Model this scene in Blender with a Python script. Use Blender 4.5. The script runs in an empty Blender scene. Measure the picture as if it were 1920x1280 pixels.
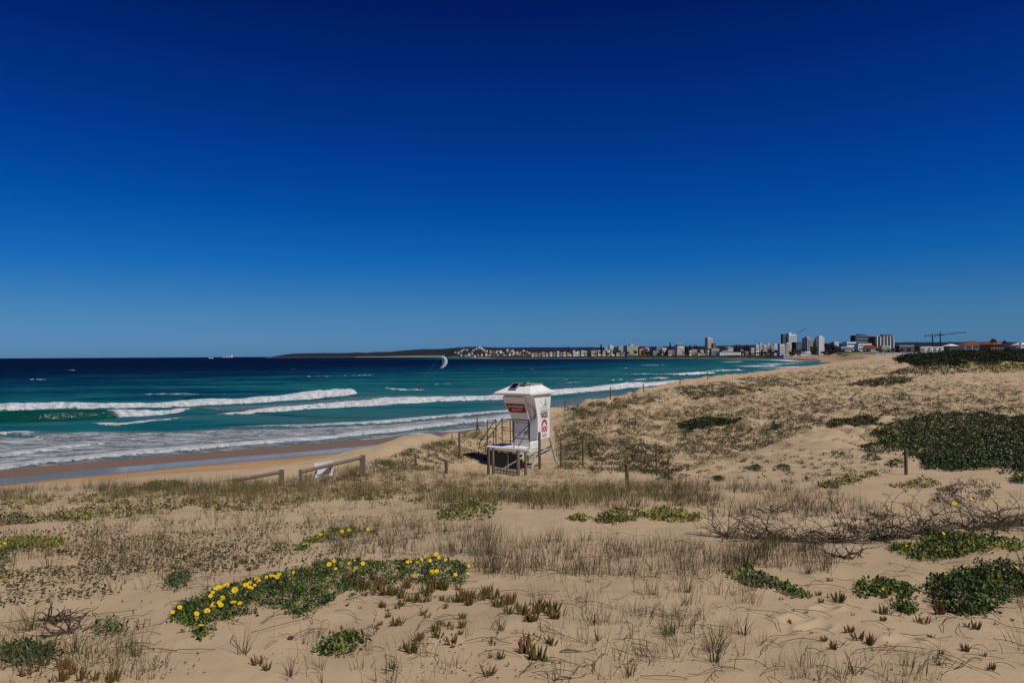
import bpy, bmesh, math, random
import numpy as np
from mathutils import Vector, Matrix, Euler

random.seed(7)
RNG = np.random.default_rng(7)
SC = bpy.context.scene
COL = SC.collection
F = 1371.0          # focal length of the photograph in its own pixels
CAMZ = 10.0
HY = 666.0          # horizon row at the middle of the picture
ROLL = 0.0055
R = math.radians

# ---------------------------------------------------------------- pixels <-> rays
def hx(px, py):
    u = px - 960.0; v = py - HY
    return u - ROLL * v, v + ROLL * u

def at(px, py, d):
    x, h = hx(px, py)
    return Vector((x / F * d, d, CAMZ - h / F * d))

# ---------------------------------------------------------------- objects and tags
def tag(o, label=None, cat=None, group=None, kind=None):
    if label: o['label'] = label
    if cat: o['category'] = cat
    if group: o['group'] = group
    if kind: o['kind'] = kind
    return o

def empty(name, loc=(0, 0, 0), rz=0.0, label=None, cat=None, group=None):
    o = bpy.data.objects.new(name, None)
    COL.objects.link(o)
    o.location = loc
    o.rotation_euler = (0, 0, rz)
    o.empty_display_size = 0.3
    return tag(o, label, cat, group)

def link_mesh(name, me, mat=None, parent=None):
    o = bpy.data.objects.new(name, me)
    COL.objects.link(o)
    if mat is not None:
        for m in (mat if isinstance(mat, (list, tuple)) else [mat]):
            me.materials.append(m)
    if parent is not None:
        o.parent = parent
    return o

def children(o):
    return [c for c in bpy.data.objects if c.parent == o]

class MB:
    """Collects shapes into one mesh."""
    def __init__(self):
        self.v = []; self.f = []; self.mi = []; self.cur = 0
    def add(self, vs, fs):
        n = len(self.v)
        self.v.extend([tuple(p) for p in vs])
        for f in fs:
            self.f.append([i + n for i in f]); self.mi.append(self.cur)
    def box(self, c, s, M=None):
        x, y, z = s[0] / 2, s[1] / 2, s[2] / 2
        vs = [Vector((a * x, b * y, e * z)) for a in (-1, 1) for b in (-1, 1) for e in (-1, 1)]
        if M is not None: vs = [M @ p for p in vs]
        vs = [p + Vector(c) for p in vs]
        self.add(vs, [(0, 1, 3, 2), (4, 6, 7, 5), (0, 4, 5, 1), (2, 3, 7, 6), (0, 2, 6, 4), (1, 5, 7, 3)])
    def hexa(self, b, t):
        """b, t: four bottom and four top points, counter-clockwise seen from above."""
        self.add(list(b) + list(t), [(3, 2, 1, 0), (4, 5, 6, 7)] + [(i, (i + 1) % 4, 4 + (i + 1) % 4, 4 + i) for i in range(4)])
    def prism(self, pts, thick, nrm):
        n = len(pts); nv = Vector(nrm).normalized() * thick
        self.add([Vector(p) for p in pts] + [Vector(p) + nv for p in pts],
                 [tuple(range(n))[::-1], tuple(range(n, 2 * n))] + [(i, (i + 1) % n, n + (i + 1) % n, n + i) for i in range(n)])
    def tube(self, pts, rad, sides=8, cap=True):
        pts = [Vector(p) for p in pts]
        rads = rad if isinstance(rad, (list, tuple)) else [rad] * len(pts)
        base = len(self.v)
        ref = None
        for i, p in enumerate(pts):
            t = (pts[min(i + 1, len(pts) - 1)] - pts[max(i - 1, 0)]).normalized()
            if ref is None or abs(ref.dot(t)) > 0.97:
                ref = Vector((0, 0, 1)) if abs(t.z) < 0.9 else Vector((1, 0, 0))
            a = t.cross(ref).normalized(); b = t.cross(a).normalized()
            ref = -(t.cross(a)) if False else ref
            for k in range(sides):
                w = 2 * math.pi * k / sides
                self.v.append(tuple(p + (a * math.cos(w) + b * math.sin(w)) * rads[i]))
        for i in range(len(pts) - 1):
            for k in range(sides):
                k2 = (k + 1) % sides
                self.f.append([base + i * sides + k, base + i * sides + k2, base + (i + 1) * sides + k2, base + (i + 1) * sides + k]); self.mi.append(self.cur)
        if cap:
            self.f.append([base + k for k in range(sides)][::-1]); self.mi.append(self.cur)
            e = base + (len(pts) - 1) * sides
            self.f.append([e + k for k in range(sides)]); self.mi.append(self.cur)
    def bar(self, p, q, w, h=None):
        p = Vector(p); q = Vector(q); d = q - p
        t = d.normalized()
        up = Vector((0, 0, 1)) if abs(t.z) < 0.95 else Vector((1, 0, 0))
        a = t.cross(up).normalized() * (w / 2); b = a.cross(t).normalized() * ((h or w) / 2)
        vs = [p - a - b, p + a - b, p + a + b, p - a + b, q - a - b, q + a - b, q + a + b, q - a + b]
        self.add(vs, [(3, 2, 1, 0), (4, 5, 6, 7)] + [(i, (i + 1) % 4, 4 + (i + 1) % 4, 4 + i) for i in range(4)])
    def build(self, name, mat, parent=None, smooth=False, bevel=0.0):
        me = bpy.data.meshes.new(name)
        me.from_pydata(self.v, [], self.f)
        if any(self.mi):
            me.polygons.foreach_set('material_index', self.mi)
        bm = bmesh.new(); bm.from_mesh(me)
        bmesh.ops.recalc_face_normals(bm, faces=bm.faces)
        bm.to_mesh(me); bm.free()
        if smooth:
            me.polygons.foreach_set('use_smooth', [True] * len(me.polygons))
        me.update()
        o = link_mesh(name, me, mat, parent)
        if bevel > 0:
            m = o.modifiers.new('bevel', 'BEVEL'); m.width = bevel; m.segments = 2; m.limit_method = 'ANGLE'
        return o

def np_mesh(name, V, Q, mat, attrs=None, smooth=True, T=None, parent=None):
    """Mesh from numpy arrays: vertices V, quads Q (and triangles T), float or colour point attributes."""
    me = bpy.data.meshes.new(name)
    V = np.asarray(V, np.float32)
    nq = 0 if Q is None else len(Q); nt = 0 if T is None else len(T)
    loops = []
    if nq: loops.append(np.asarray(Q, np.int32).ravel())
    if nt: loops.append(np.asarray(T, np.int32).ravel())
    L = np.concatenate(loops)
    starts = np.concatenate([np.arange(nq) * 4, nq * 4 + np.arange(nt) * 3]).astype(np.int32)
    me.vertices.add(len(V)); me.vertices.foreach_set('co', V.ravel())
    me.loops.add(len(L)); me.loops.foreach_set('vertex_index', L)
    me.polygons.add(nq + nt); me.polygons.foreach_set('loop_start', starts)
    me.polygons.foreach_set('use_smooth', np.full(nq + nt, smooth))
    me.update(calc_edges=True)
    for k, a in (attrs or {}).items():
        a = np.asarray(a, np.float32)
        if a.ndim == 1:
            at_ = me.attributes.new(k, 'FLOAT', 'POINT'); at_.data.foreach_set('value', a)
        else:
            at_ = me.attributes.new(k, 'FLOAT_COLOR', 'POINT')
            if a.shape[1] == 3: a = np.concatenate([a, np.ones((len(a), 1), np.float32)], 1)
            at_.data.foreach_set('color', a.ravel())
    me.validate()
    return link_mesh(name, me, mat, parent)

# ---------------------------------------------------------------- noise
def _hash(ix, iy, seed):
    h = (ix.astype(np.int64) * 374761393 + iy.astype(np.int64) * 668265263 + seed * 1442695041) & 0x7fffffff
    h = ((h ^ (h >> 13)) * 1274126177) & 0x7fffffff
    return ((h ^ (h >> 16)) & 0xffff) / 65535.0

def vnoise(x, y, seed=0):
    x = np.asarray(x, float); y = np.asarray(y, float)
    ix = np.floor(x); iy = np.floor(y)
    fx = x - ix; fy = y - iy
    fx = fx * fx * (3 - 2 * fx); fy = fy * fy * (3 - 2 * fy)
    a = _hash(ix, iy, seed); b = _hash(ix + 1, iy, seed); c = _hash(ix, iy + 1, seed); d = _hash(ix + 1, iy + 1, seed)
    return (a * (1 - fx) + b * fx) * (1 - fy) + (c * (1 - fx) + d * fx) * fy

def fbm(x, y, seed=0, octv=4):
    s = 0; a = 0.5; t = 0
    for i in range(octv):
        s = s + a * vnoise(x, y, seed + i * 17); t += a
        x = np.asarray(x) * 2.03 + 11.3; y = np.asarray(y) * 2.03 - 7.1; a *= 0.5
    return s / t

def sstep(a, b, x):
    t = np.clip((np.asarray(x, float) - a) / (b - a), 0, 1)
    return t * t * (3 - 2 * t)

# ---------------------------------------------------------------- shoreline and terrain
SHORE = np.array([(-420, -231), (-46, 65.6), (-35.6, 74), (-22, 84.6), (-6.4, 97), (7.7, 132), (25.6, 169), (58, 236), (128, 360), (215, 508),
                  (330, 760), (455, 1120), (530, 1400), (556, 1540), (540, 1640), (493, 1800), (360, 2000), (222, 2160), (64, 2230), (-70, 2400), (-194, 3400), (-260, 4600)], float)

def shore_dist(x, y):
    """Signed distance to the shoreline, positive on land (land lies right of the line)."""
    x = np.asarray(x, float); y = np.asarray(y, float)
    best = np.full(x.shape, 1e12); sg = np.ones(x.shape)
    for (ax, ay), (bx, by) in zip(SHORE[:-1], SHORE[1:]):
        dx, dy = bx - ax, by - ay; L2 = dx * dx + dy * dy
        t = np.clip(((x - ax) * dx + (y - ay) * dy) / L2, 0, 1)
        ex, ey = x - ax - t * dx, y - ay - t * dy
        d = ex * ex + ey * ey
        side = (x - ax) * dy - (y - ay) * dx
        m = d < best
        best = np.where(m, d, best); sg = np.where(m, np.where(side > 0, 1.0, -1.0), sg)
    return np.sqrt(best) * sg

CREST = [(0, 927, 18), (160, 918, 19), (300, 910, 20), (430, 907, 21), (530, 903, 23), (620, 890, 25), (700, 868, 28), (760, 842, 33), (815, 830, 36), (860, 822, 41), (886, 816.5, 46),
         (907, 810, 50), (960, 792, 55), (1060, 769, 62), (1140, 747, 75), (1200, 736, 85), (1270, 723, 100), (1400, 703, 145), (1500, 691, 190),
         (1570, 681, 270), (1620, 673, 400)]
INNER = [(-300, 1280, 3.6), (0, 1280, 3.6), (500, 1280, 3.6), (960, 1280, 3.6), (1500, 1280, 3.6), (1920, 1280, 3.6), (2300, 1280, 3.6),
         (0, 1180, 4.45), (0, 1100, 5.5), (300, 1100, 5.5), (700, 1100, 5.3), (1200, 1100, 5.3), (1600, 1100, 5.2), (1920, 1100, 5.2),
         (0, 1010, 8.2), (400, 1000, 8.2), (800, 1000, 7.9), (1200, 1000, 7.8), (1550, 1010, 7.3), (1920, 1010, 7.2),
         (0, 960, 12), (300, 950, 12.3), (640, 950, 11.8), (1000, 950, 11.3), (1400, 950, 11), (1800, 950, 11.2),
         (500, 925, 17), (800, 915, 18), (1100, 915, 18), (1300, 907, 20), (1500, 905, 19.5), (1700, 903, 20), (1900, 900, 21),
         (1177, 916, 24.5), (1231, 896, 30), (1093, 875, 33), (1052, 877, 32.5), (1012, 880, 32), (985, 892, 30), (971, 896, 29), (925, 887, 30), (862, 868, 35), (800, 868, 31),
         (960, 882, 35), (940, 886, 33.5), (1000, 875, 35.5), (905, 868, 36), (960, 862, 38), (1400, 885, 31), (1699, 888, 27), (1900, 892, 26),
         (1040, 815, 46), (1150, 810, 48), (1400, 800, 50), (1650, 835, 38), (1900, 832, 39), (1900, 780, 53), (1650, 785, 52),
         (1300, 752, 77), (1600, 760, 67), (1900, 742, 75), (1500, 722, 106), (1700, 720, 112), (1900, 711, 122), (1600, 700, 165), (1700, 697, 165), (1900, 696, 168),
         (1700, 678, 215), (1900, 669, 215), (1800, 672, 215), (1660, 671, 330), (1800, 664, 330), (1920, 660, 330)]

def _ctrl():
    P = []
    for a in CREST + INNER:
        p = at(*a); P.append((math.atan2(p.x, p.y), math.log(math.hypot(p.x, p.y)), p.z))
    for px in (-600, -200, 200, 600, 960, 1300, 1700, 2100, 2500):
        x = (px - 960) / F
        P.append((math.atan(x), math.log(1.2), 8.45)); P.append((math.atan(x), math.log(2.4), 8.42))
    for px, d, z in ((1640, 560, 8.0), (1760, 560, 8.5), (1900, 560, 9), (1560, 900, 7), (1640, 900, 8.5), (1800, 900, 9), (1600, 1300, 8), (1750, 1300, 9), (1950, 1300, 10), (1500, 1800, 7), (1400, 2100, 7), (1200, 2300, 7), (1100, 2300, 6), (1300, 2250, 7), (1700, 2500, 12), (1250, 2700, 14), (1000, 3000, 9), (1950, 3200, 14)):
        x = (px - 960) / F; P.append((math.atan(x), math.log(d), z))
    for px, py, d in ((2300, 700, 120), (2300, 760, 60), (2300, 890, 24), (2300, 1010, 8), (-500, 935, 17), (-500, 1010, 8)):
        p = at(px, py, d); P.append((math.atan2(p.x, p.y), math.log(math.hypot(p.x, p.y)), p.z))
    return np.array(P)

_C = _ctrl()
def _phi(r2):
    return 0.5 * r2 * np.log(r2 + 1e-9)
_A = _C[:, :2] * np.array([2.2, 1.0])
def _rbf_fit():
    n = len(_A)
    r2 = ((_A[:, None] - _A[None]) ** 2).sum(-1)
    K = _phi(r2) + np.eye(n) * 0.004
    P = np.concatenate([np.ones((n, 1)), _A], 1)
    M = np.block([[K, P], [P.T, np.zeros((3, 3))]])
    return np.linalg.solve(M, np.concatenate([_C[:, 2], np.zeros(3)]))
_W = _rbf_fit()
_ct = np.array([math.atan2(at(*a).x, at(*a).y) for a in CREST])
_cs = np.array([float(shore_dist(np.array([at(*a).x]), np.array([at(*a).y]))[0]) for a in CREST])

def rbf(th, lr):
    th = np.asarray(th, float); lr = np.asarray(lr, float)
    sh = th.shape; q = np.stack([th.ravel() * 2.2, lr.ravel()], 1)
    out = np.empty(len(q))
    for i in range(0, len(q), 20000):
        b = q[i:i + 20000]
        r2 = ((b[:, None] - _A[None]) ** 2).sum(-1)
        out[i:i + 20000] = _phi(r2) @ _W[:-3] + _W[-3] + b @ _W[-2:]
    return out.reshape(sh)

def terrain(x, y, detail=True):
    x = np.asarray(x, float); y = np.asarray(y, float)
    r = np.hypot(x, y) + 1e-6; th = np.arctan2(x, y)
    z = rbf(np.clip(th, -0.95, 0.95), np.log(np.clip(r, 1.2, 3200)))
    back = sstep(0.95, 1.5, np.abs(th)) * sstep(2, 6, r)
    z = z * (1 - back) + (8.4 - 0.01 * r.clip(0, 200)) * back
    s = shore_dist(x, y)
    beach = np.where(s < 18, 0.066 * s, 1.19 + 0.035 * (s - 18)).clip(-6, 3.2)
    s1 = np.interp(th, _ct, _cs) * 0.97
    w = sstep(0.55, 1.0, s / s1)
    if detail:
        hk = np.clip((r - 12) / 40, 0, 1) * (1 - sstep(250, 600, r))
        z = z + (fbm(x / 3.4, y / 3.4, 3, 3) - 0.5) * (0.22 + 0.42 * hk) * sstep(2.0, 7, r) + (fbm(x / 0.9, y / 0.9, 9, 3) - 0.5) * 0.10
        z = z + (fbm(x / 14.0, y / 14.0, 21, 2) - 0.5) * 0.45 * hk
        # small wind-blown drifts and old footprints near the camera
        z = z + (fbm(x / 0.34, y / 0.34, 33, 3) - 0.5) * 0.034 * (1 - sstep(9, 18, r)) + (fbm(x / 0.10, y / 0.10, 35, 2) - 0.5) * 0.005 * (1 - sstep(5, 9, r))
        z = z + (np.abs(fbm(x / 1.7, y / 2.3, 37, 2) - 0.5) - .13) * 0.95 * sstep(33, 45, r) * (1 - sstep(220, 400, r))
        d2 = lambda cx, cy, a, b, ang: (((x - cx) * math.cos(ang) + (y - cy) * math.sin(ang)) / a) ** 2 + ((-(x - cx) * math.sin(ang) + (y - cy) * math.cos(ang)) / b) ** 2
        for fx, fy, a, b, ang, dep in FOOT:
            q = d2(fx, fy, a, b, ang)
            z = z - dep * np.exp(-q * q) + dep * 0.35 * np.exp(-((np.sqrt(q) - 1.5) / 0.3) ** 2)
    z = beach * (1 - w) + z * w
    hill = np.exp(-((x - 478) / 75) ** 2 - ((y - 1040) / 90) ** 2)
    return z + 4.5 * hill

FOOT = []
for _px, _py, _d, _a in ((1492, 1176, 4.6, 0.5), (1526, 1190, 4.45, 0.6), (1548, 1140, 4.9, 0.7), (1695, 1210, 4.2, 0.4)):
    _p = at(_px, _py, _d)
    FOOT.append((_p.x, _p.y, 0.115, 0.055, _a, 0.022))

def tz(x, y):
    return float(terrain(np.array([x]), np.array([y]))[0])

_lrs = np.log(np.geomspace(2.0, 1500, 700))
def ground(px, py):
    """World point where the view ray through pixel (px, py) first meets the terrain (None above it). Arrays allowed."""
    px = np.atleast_1d(np.asarray(px, float)); py = np.atleast_1d(np.asarray(py, float))
    u = px - 960; v = py - HY
    dx = (u - ROLL * v) / F; dz = -(v + ROLL * u) / F
    Y = np.exp(_lrs)
    out = np.full((len(px), 3), np.nan)
    for i in range(0, len(px), 400):
        a = dx[i:i + 400, None]; c = dz[i:i + 400, None]
        X = a * Y; Z = CAMZ + c * Y
        T = terrain_fast(X, np.broadcast_to(Y, X.shape))
        below = Z < T
        k = below.argmax(1); ok = below.any(1) & (k > 0)
        k = np.maximum(k, 1); ii = np.arange(len(k))
        g0 = (Z - T)[ii, k - 1]; g1 = (Z - T)[ii, k]
        t = g0 / (g0 - g1 + 1e-12)
        yy = Y[k - 1] + (Y[k] - Y[k - 1]) * t
        res = np.stack([a[:, 0] * yy, yy, CAMZ + c[:, 0] * yy], 1)
        res[~ok] = np.nan
        out[i:i + 400] = res
    return out

# a sampled copy of the terrain (regular in angle and log distance) for fast lookups
_TH = np.linspace(-0.80, 0.80, 900); _LR = np.linspace(math.log(1.0), math.log(3300), 1150)
_g = np.meshgrid(_TH, _LR, indexing='ij')
_ZT = terrain(np.sin(_g[0]) * np.exp(_g[1]), np.cos(_g[0]) * np.exp(_g[1]))
def terrain_fast(x, y):
    r = np.hypot(x, y); th = np.arctan2(x, y)
    a = np.clip((th - _TH[0]) / (_TH[1] - _TH[0]), 0, len(_TH) - 1.001); b = np.clip((np.log(r) - _LR[0]) / (_LR[1] - _LR[0]), 0, len(_LR) - 1.001)
    i = a.astype(int); j = b.astype(int); fa = a - i; fb = b - j
    return (_ZT[i, j] * (1 - fa) + _ZT[i + 1, j] * fa) * (1 - fb) + (_ZT[i, j + 1] * (1 - fa) + _ZT[i + 1, j + 1] * fa) * fb

def gp(px, py):
    p = ground(px, py)[0]
    return Vector(p)
# ---------------------------------------------------------------- materials
class NT:
    def __init__(self, name):
        self.m = bpy.data.materials.new(name); self.m.use_nodes = True
        self.t = self.m.node_tree; self.t.nodes.clear()
        self.out = self.t.nodes.new('ShaderNodeOutputMaterial')
        self.b = self.t.nodes.new('ShaderNodeBsdfPrincipled')
        self.t.links.new(self.b.outputs[0], self.out.inputs[0])
    def n(self, typ, **kw):
        nd = self.t.nodes.new('ShaderNode' + typ)
        for k, v in kw.items():
            setattr(nd, k, v)
        return nd
    def set(self, sock, v):
        if hasattr(v, 'is_output'):
            self.t.links.new(v, sock)
        elif v is not None:
            if hasattr(sock.default_value, '__len__') and not hasattr(v, '__len__'):
                v = [v] * len(sock.default_value)
            elif hasattr(v, '__len__') and len(v) == 3 and len(sock.default_value) == 4:
                v = (*v, 1)
            sock.default_value = v
    def math(self, op, a, b=None, c=None, clamp=False):
        nd = self.n('Math', operation=op); nd.use_clamp = clamp
        for i, v in enumerate((a, b, c)):
            self.set(nd.inputs[i], v)
        return nd.outputs[0]
    def mix(self, f, a, b, mode='MIX'):
        nd = self.n('Mix', data_type='RGBA', blend_type=mode)
        self.set(nd.inputs[0], f); self.set(nd.inputs[6], a); self.set(nd.inputs[7], b)
        return nd.outputs[2]
    def rng(self, v, a, b, c=0.0, d=1.0, smooth=False):
        nd = self.n('MapRange'); nd.interpolation_type = 'SMOOTHSTEP' if smooth else 'LINEAR'
        self.set(nd.inputs[0], v)
        for i, q in enumerate((a, b, c, d)): self.set(nd.inputs[i + 1], q)
        return nd.outputs[0]
    def noise(self, scale, detail=3, rough=0.55, vec=None, sc=None, rot=None, dist=0.0):
        nd = self.n('TexNoise'); nd.inputs['Scale'].default_value = scale; nd.inputs['Detail'].default_value = detail
        nd.inputs['Roughness'].default_value = rough; nd.inputs['Distortion'].default_value = dist
        if vec is None: vec = self.coord()
        if sc or rot:
            mp = self.n('Mapping')
            self.t.links.new(vec, mp.inputs[0])
            if sc: mp.inputs['Scale'].default_value = sc
            if rot: mp.inputs['Rotation'].default_value = rot
            vec = mp.outputs[0]
        self.t.links.new(vec, nd.inputs['Vector'])
        return nd.outputs[0]
    def coord(self):
        if not hasattr(self, '_c'):
            self._c = self.n('TexCoord')
        return self._c.outputs['Object']
    def attr(self, name, col=False):
        nd = self.n('Attribute'); nd.attribute_name = name
        return nd.outputs['Color' if col else 'Fac']
    def ramp(self, f, stops):
        nd = self.n('ValToRGB'); cr = nd.color_ramp
        while len(cr.elements) < len(stops): cr.elements.new(0.5)
        for e, (p, c) in zip(cr.elements, stops):
            e.position = p; e.color = (*c, 1) if len(c) == 3 else c
        self.set(nd.inputs[0], f)
        return nd.outputs[0]
    def bump(self, h, strength=0.3, dist=0.05, normal=None):
        nd = self.n('Bump'); nd.inputs['Strength'].default_value = strength; nd.inputs['Distance'].default_value = dist
        self.t.links.new(h, nd.inputs['Height'])
        if normal is not None: self.t.links.new(normal, nd.inputs['Normal'])
        return nd.outputs[0]
    def fin(self, color=None, rough=0.7, spec=0.3, normal=None, **kw):
        self.set(self.b.inputs['Base Color'], color)
        self.set(self.b.inputs['Roughness'], rough)
        self.set(self.b.inputs['Specular IOR Level'], spec)
        if normal is not None: self.t.links.new(normal, self.b.inputs['Normal'])
        for k, v in kw.items(): self.set(self.b.inputs[k], v)
        return self.m

def simple(name, col, rough=0.6, spec=0.3, var=0.12, scale=6.0, bump=0.0, metallic=0.0, dirt=None):
    """Plain surface with a little uneven colour and grime."""
    N = NT(name)
    n1 = N.noise(scale, 4, 0.6)
    c = N.mix(n1, tuple(x * (1 - var) for x in col), tuple(min(1, x * (1 + var)) for x in col))
    if dirt is not None:
        n2 = N.noise(scale * 0.35, 5, 0.7, sc=(1, 1, 0.35))
        c = N.mix(N.rng(n2, 0.48, 0.75, 0, 0.6), c, dirt)
    nm = N.bump(N.noise(scale * 8, 3), bump, 0.01) if bump else None
    return N.fin(c, rough, spec, nm, Metallic=metallic)

# sand ------------------------------------------------------------
def mat_sand():
    N = NT('sand')
    s = N.attr('shore'); ug = N.attr('green'); ub = N.attr('urban')
    big = N.noise(0.35, 4); mid = N.noise(2.2, 4); fine = N.noise(38, 3, 0.7); grain = N.noise(420, 2, 0.8)
    dune = N.mix(N.rng(big, 0.3, 0.7), SAND_A, SAND_B)
    dune = N.mix(N.rng(mid, 0.35, 0.75, 0, 0.45), dune, SAND_C)
    dune = N.mix(N.rng(fine, 0.3, 0.8, 0, 0.25), dune, tuple(x * 0.78 for x in SAND_A))
    dune = N.mix(N.rng(grain, 0.52, 0.72, 0, 0.30), dune, tuple(x * 0.62 for x in SAND_A))
    # scattered dry litter and shell grit, as specks with a shape of their own
    vor = N.n('TexVoronoi'); vor.inputs['Scale'].default_value = 26; N.t.links.new(N.coord(), vor.inputs['Vector'])
    speck = N.math('MULTIPLY', N.rng(vor.outputs['Distance'], 0.10, 0.05), N.rng(N.noise(1.1, 3), 0.48, 0.62))
    dune = N.mix(N.math('MULTIPLY', speck, 0.75), dune, (0.10, 0.065, 0.035))
    beach = N.mix(N.rng(N.noise(0.12, 3, sc=(1, 2.2, 1)), 0.35, 0.65), BEACH_A, BEACH_B)
    sn = N.math('ADD', N.attr('dune'), N.rng(N.noise(0.09, 3), 0.2, 0.8, -.08, .08))
    col = N.mix(N.rng(sn, 0.50, 0.72, smooth=True), beach, dune)
    tidal = N.math('ADD', s, N.rng(N.noise(0.05, 3), 0.2, 0.8, -2.2, 2.2))
    wet = N.rng(tidal, 20.0, 17.0, smooth=True)
    gl = N.math('MULTIPLY', N.rng(tidal, 18.5, 17.0, smooth=True), N.rng(tidal, 9.0, 12.5, 0.2, 1.0, smooth=True))
    col = N.mix(wet, col, WET)
    grass = N.mix(N.noise(0.05, 5, 0.7), (0.03, 0.045, 0.012), (0.085, 0.085, 0.03))
    col = N.mix(N.math('MULTIPLY', ug, N.rng(N.noise(0.03, 4), 0.3, 0.5)), col, grass)
    town = N.mix(N.rng(N.noise(0.06, 5, 0.75), 0.40, 0.70), (0.016, 0.019, 0.012), (0.085, 0.072, 0.055))
    col = N.mix(ub, col, town)
    rough = N.math('SUBTRACT', 0.95, N.math('MULTIPLY', gl, 0.80))
    rough = N.math('SUBTRACT', rough, N.math('MULTIPLY', wet, 0.05))
    h = N.math('ADD', N.math('MULTIPLY', fine, 0.6), N.math('MULTIPLY', mid, 1.2))
    h = N.math('ADD', h, N.math('MULTIPLY', grain, 0.12))
    dry = N.math('SUBTRACT', 1.0, wet)
    nd = N.n('Bump'); nd.inputs['Distance'].default_value = 0.05
    N.t.links.new(h, nd.inputs['Height']); N.t.links.new(N.math('MULTIPLY', dry, 0.32), nd.inputs['Strength'])
    sp = N.math('ADD', 0.04, N.math('MULTIPLY', gl, 0.05))
    return N.fin(col, rough, sp, nd.outputs[0])

SAND_A = (0.475, 0.352, 0.225); SAND_B = (0.40, 0.290, 0.182); SAND_C = (0.52, 0.395, 0.262)
BEACH_A = (0.36, 0.215, 0.110); BEACH_B = (0.43, 0.275, 0.155); WET = (0.185, 0.122, 0.088)

# sea -------------------------------------------------------------
def mat_sea():
    N = NT('sea_water')
    deep = N.attr('shallow'); fo = N.attr('foam'); face = N.attr('face')
    # streaks of wind chop and sandbanks, aligned with the swell
    st = N.noise(0.012, 5, 0.6, sc=(1, 3.0, 1), rot=(0, 0, R(-20)))
    st2 = N.noise(0.10, 4, 0.65, sc=(0.6, 2.0, 1), rot=(0, 0, R(-30)))
    v = N.math('ADD', deep, N.rng(st, 0.3, 0.7, -0.24, 0.24))
    v = N.math('ADD', v, N.rng(st2, 0.3, 0.7, -0.11, 0.11), clamp=True)
    col = N.ramp(v, [(0.0, (0.0003, 0.0035, 0.022)), (0.28, (0.0006, 0.012, 0.046)), (0.52, (0.0015, 0.040, 0.080)), (0.76, (0.009, 0.108, 0.128)), (1.0, (0.055, 0.115, 0.140))])
    col = N.mix(face, col, (0.002, 0.050, 0.042))
    n1 = N.noise(0.55, 6, 0.68, sc=(0.55, 1.7, 1), rot=(0, 0, R(-38)), dist=0.7)
    n2 = N.noise(2.6, 4, 0.65, sc=(0.7, 1.5, 1), rot=(0, 0, R(-38)), dist=0.4)
    n = N.math('ADD', N.math('MULTIPLY', n1, 0.68), N.math('MULTIPLY', n2, 0.32))
    n = N.rng(n, 0.28, 0.72)
    mask = N.rng(N.math('SUBTRACT', fo, n), -0.12, 0.22, smooth=True)
    film = N.rng(fo, 0.1, 0.7, 0, 0.30)
    col = N.mix(film, col, (0.24, 0.30, 0.36))
    fcol = N.mix(N.rng(N.noise(1.1, 6, 0.75, sc=(.7, 1.3, 1), rot=(0, 0, R(-38))), 0.34, 0.62), (0.36, 0.41, 0.46), (0.86, 0.86, 0.86))
    col = N.mix(mask, col, fcol)
    rough = N.math('ADD', 0.18, N.math('MULTIPLY', mask, 0.7))
    b1 = N.noise(0.45, 4, 0.6, sc=(0.6, 1.5, 1), rot=(0, 0, R(-35)))
    b2 = N.noise(2.4, 4, 0.6)
    nm = N.bump(b1, 0.55, 0.9); nm = N.bump(b2, 0.55, 0.16, nm)
    nm = N.bump(N.math('MULTIPLY', N.noise(1.5, 6, 0.75), mask), 1.0, 0.7, nm)
    m = N.fin(col, 0.9, 0.0, nm)
    gl = N.n('BsdfGlossy'); gl.inputs['Roughness'].default_value = 0.22; N.t.links.new(nm, gl.inputs['Normal'])
    ms = N.n('MixShader'); N.t.links.new(N.math('MULTIPLY', N.math('SUBTRACT', 1.0, mask), 0.05), ms.inputs[0])
    N.t.links.new(N.b.outputs[0], ms.inputs[1]); N.t.links.new(gl.outputs[0], ms.inputs[2]); N.t.links.new(ms.outputs[0], N.out.inputs[0])
    return m

# ---------------------------------------------------------------- the ground
def grid_quads(nr, nc, keep=None):
    i = np.arange(nr - 1)[:, None] * nc + np.arange(nc - 1)[None]
    q = np.stack([i, i + nc, i + nc + 1, i + 1], -1).reshape(-1, 4)
    if keep is not None:
        k = keep.ravel(); q = q[k[q].any(1)]
        used = np.zeros(nr * nc, bool); used[q.ravel()] = True
        re = np.cumsum(used) - 1
        return re[q], used
    return q, np.ones(nr * nc, bool)

def build_ground():
    th = np.concatenate([np.linspace(-math.pi, -0.74, 40)[:-1], np.linspace(-0.74, 0.74, 820), np.linspace(0.74, math.pi, 40)[1:]])
    rr = np.concatenate([[0.02, 0.6, 1.2], np.geomspace(1.6, 60, 620)[:-1], np.geomspace(60, 3200, 400)])
    RR, TH = np.meshgrid(rr, th, indexing='ij')
    X = np.sin(TH) * RR; Y = np.cos(TH) * RR
    Z = terrain(X, Y) - 2.0 * sstep(1290, 1340, RR) * (RR < 2750); s = shore_dist(X, Y)
    keep = s > -30
    Q, used = grid_quads(len(rr), len(th), keep)
    V = np.stack([X, Y, Z], -1).reshape(-1, 3)[used]
    ss = s.ravel()[used]; x, y = V[:, 0], V[:, 1]
    hill = np.exp(-((x - 470) / 95) ** 2 - ((y - 1030) / 120) ** 2)
    green = np.clip(hill * 3.0, 0, 1) * (ss > 30)
    green = np.maximum(green, 0.75 * sstep(330, 600, y) * sstep(70, 130, ss))
    urban = sstep(1180, 1320, y) * sstep(14, 34, ss)
    s1 = np.interp(np.arctan2(x, y), _ct, _cs)
    o = np_mesh('sand_dunes', V, Q, MSAND, {'shore': ss + 14 * sstep(280, 420, y), 'green': green, 'urban': urban, 'dune': ss / s1})
    tag(o, kind='structure')

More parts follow.
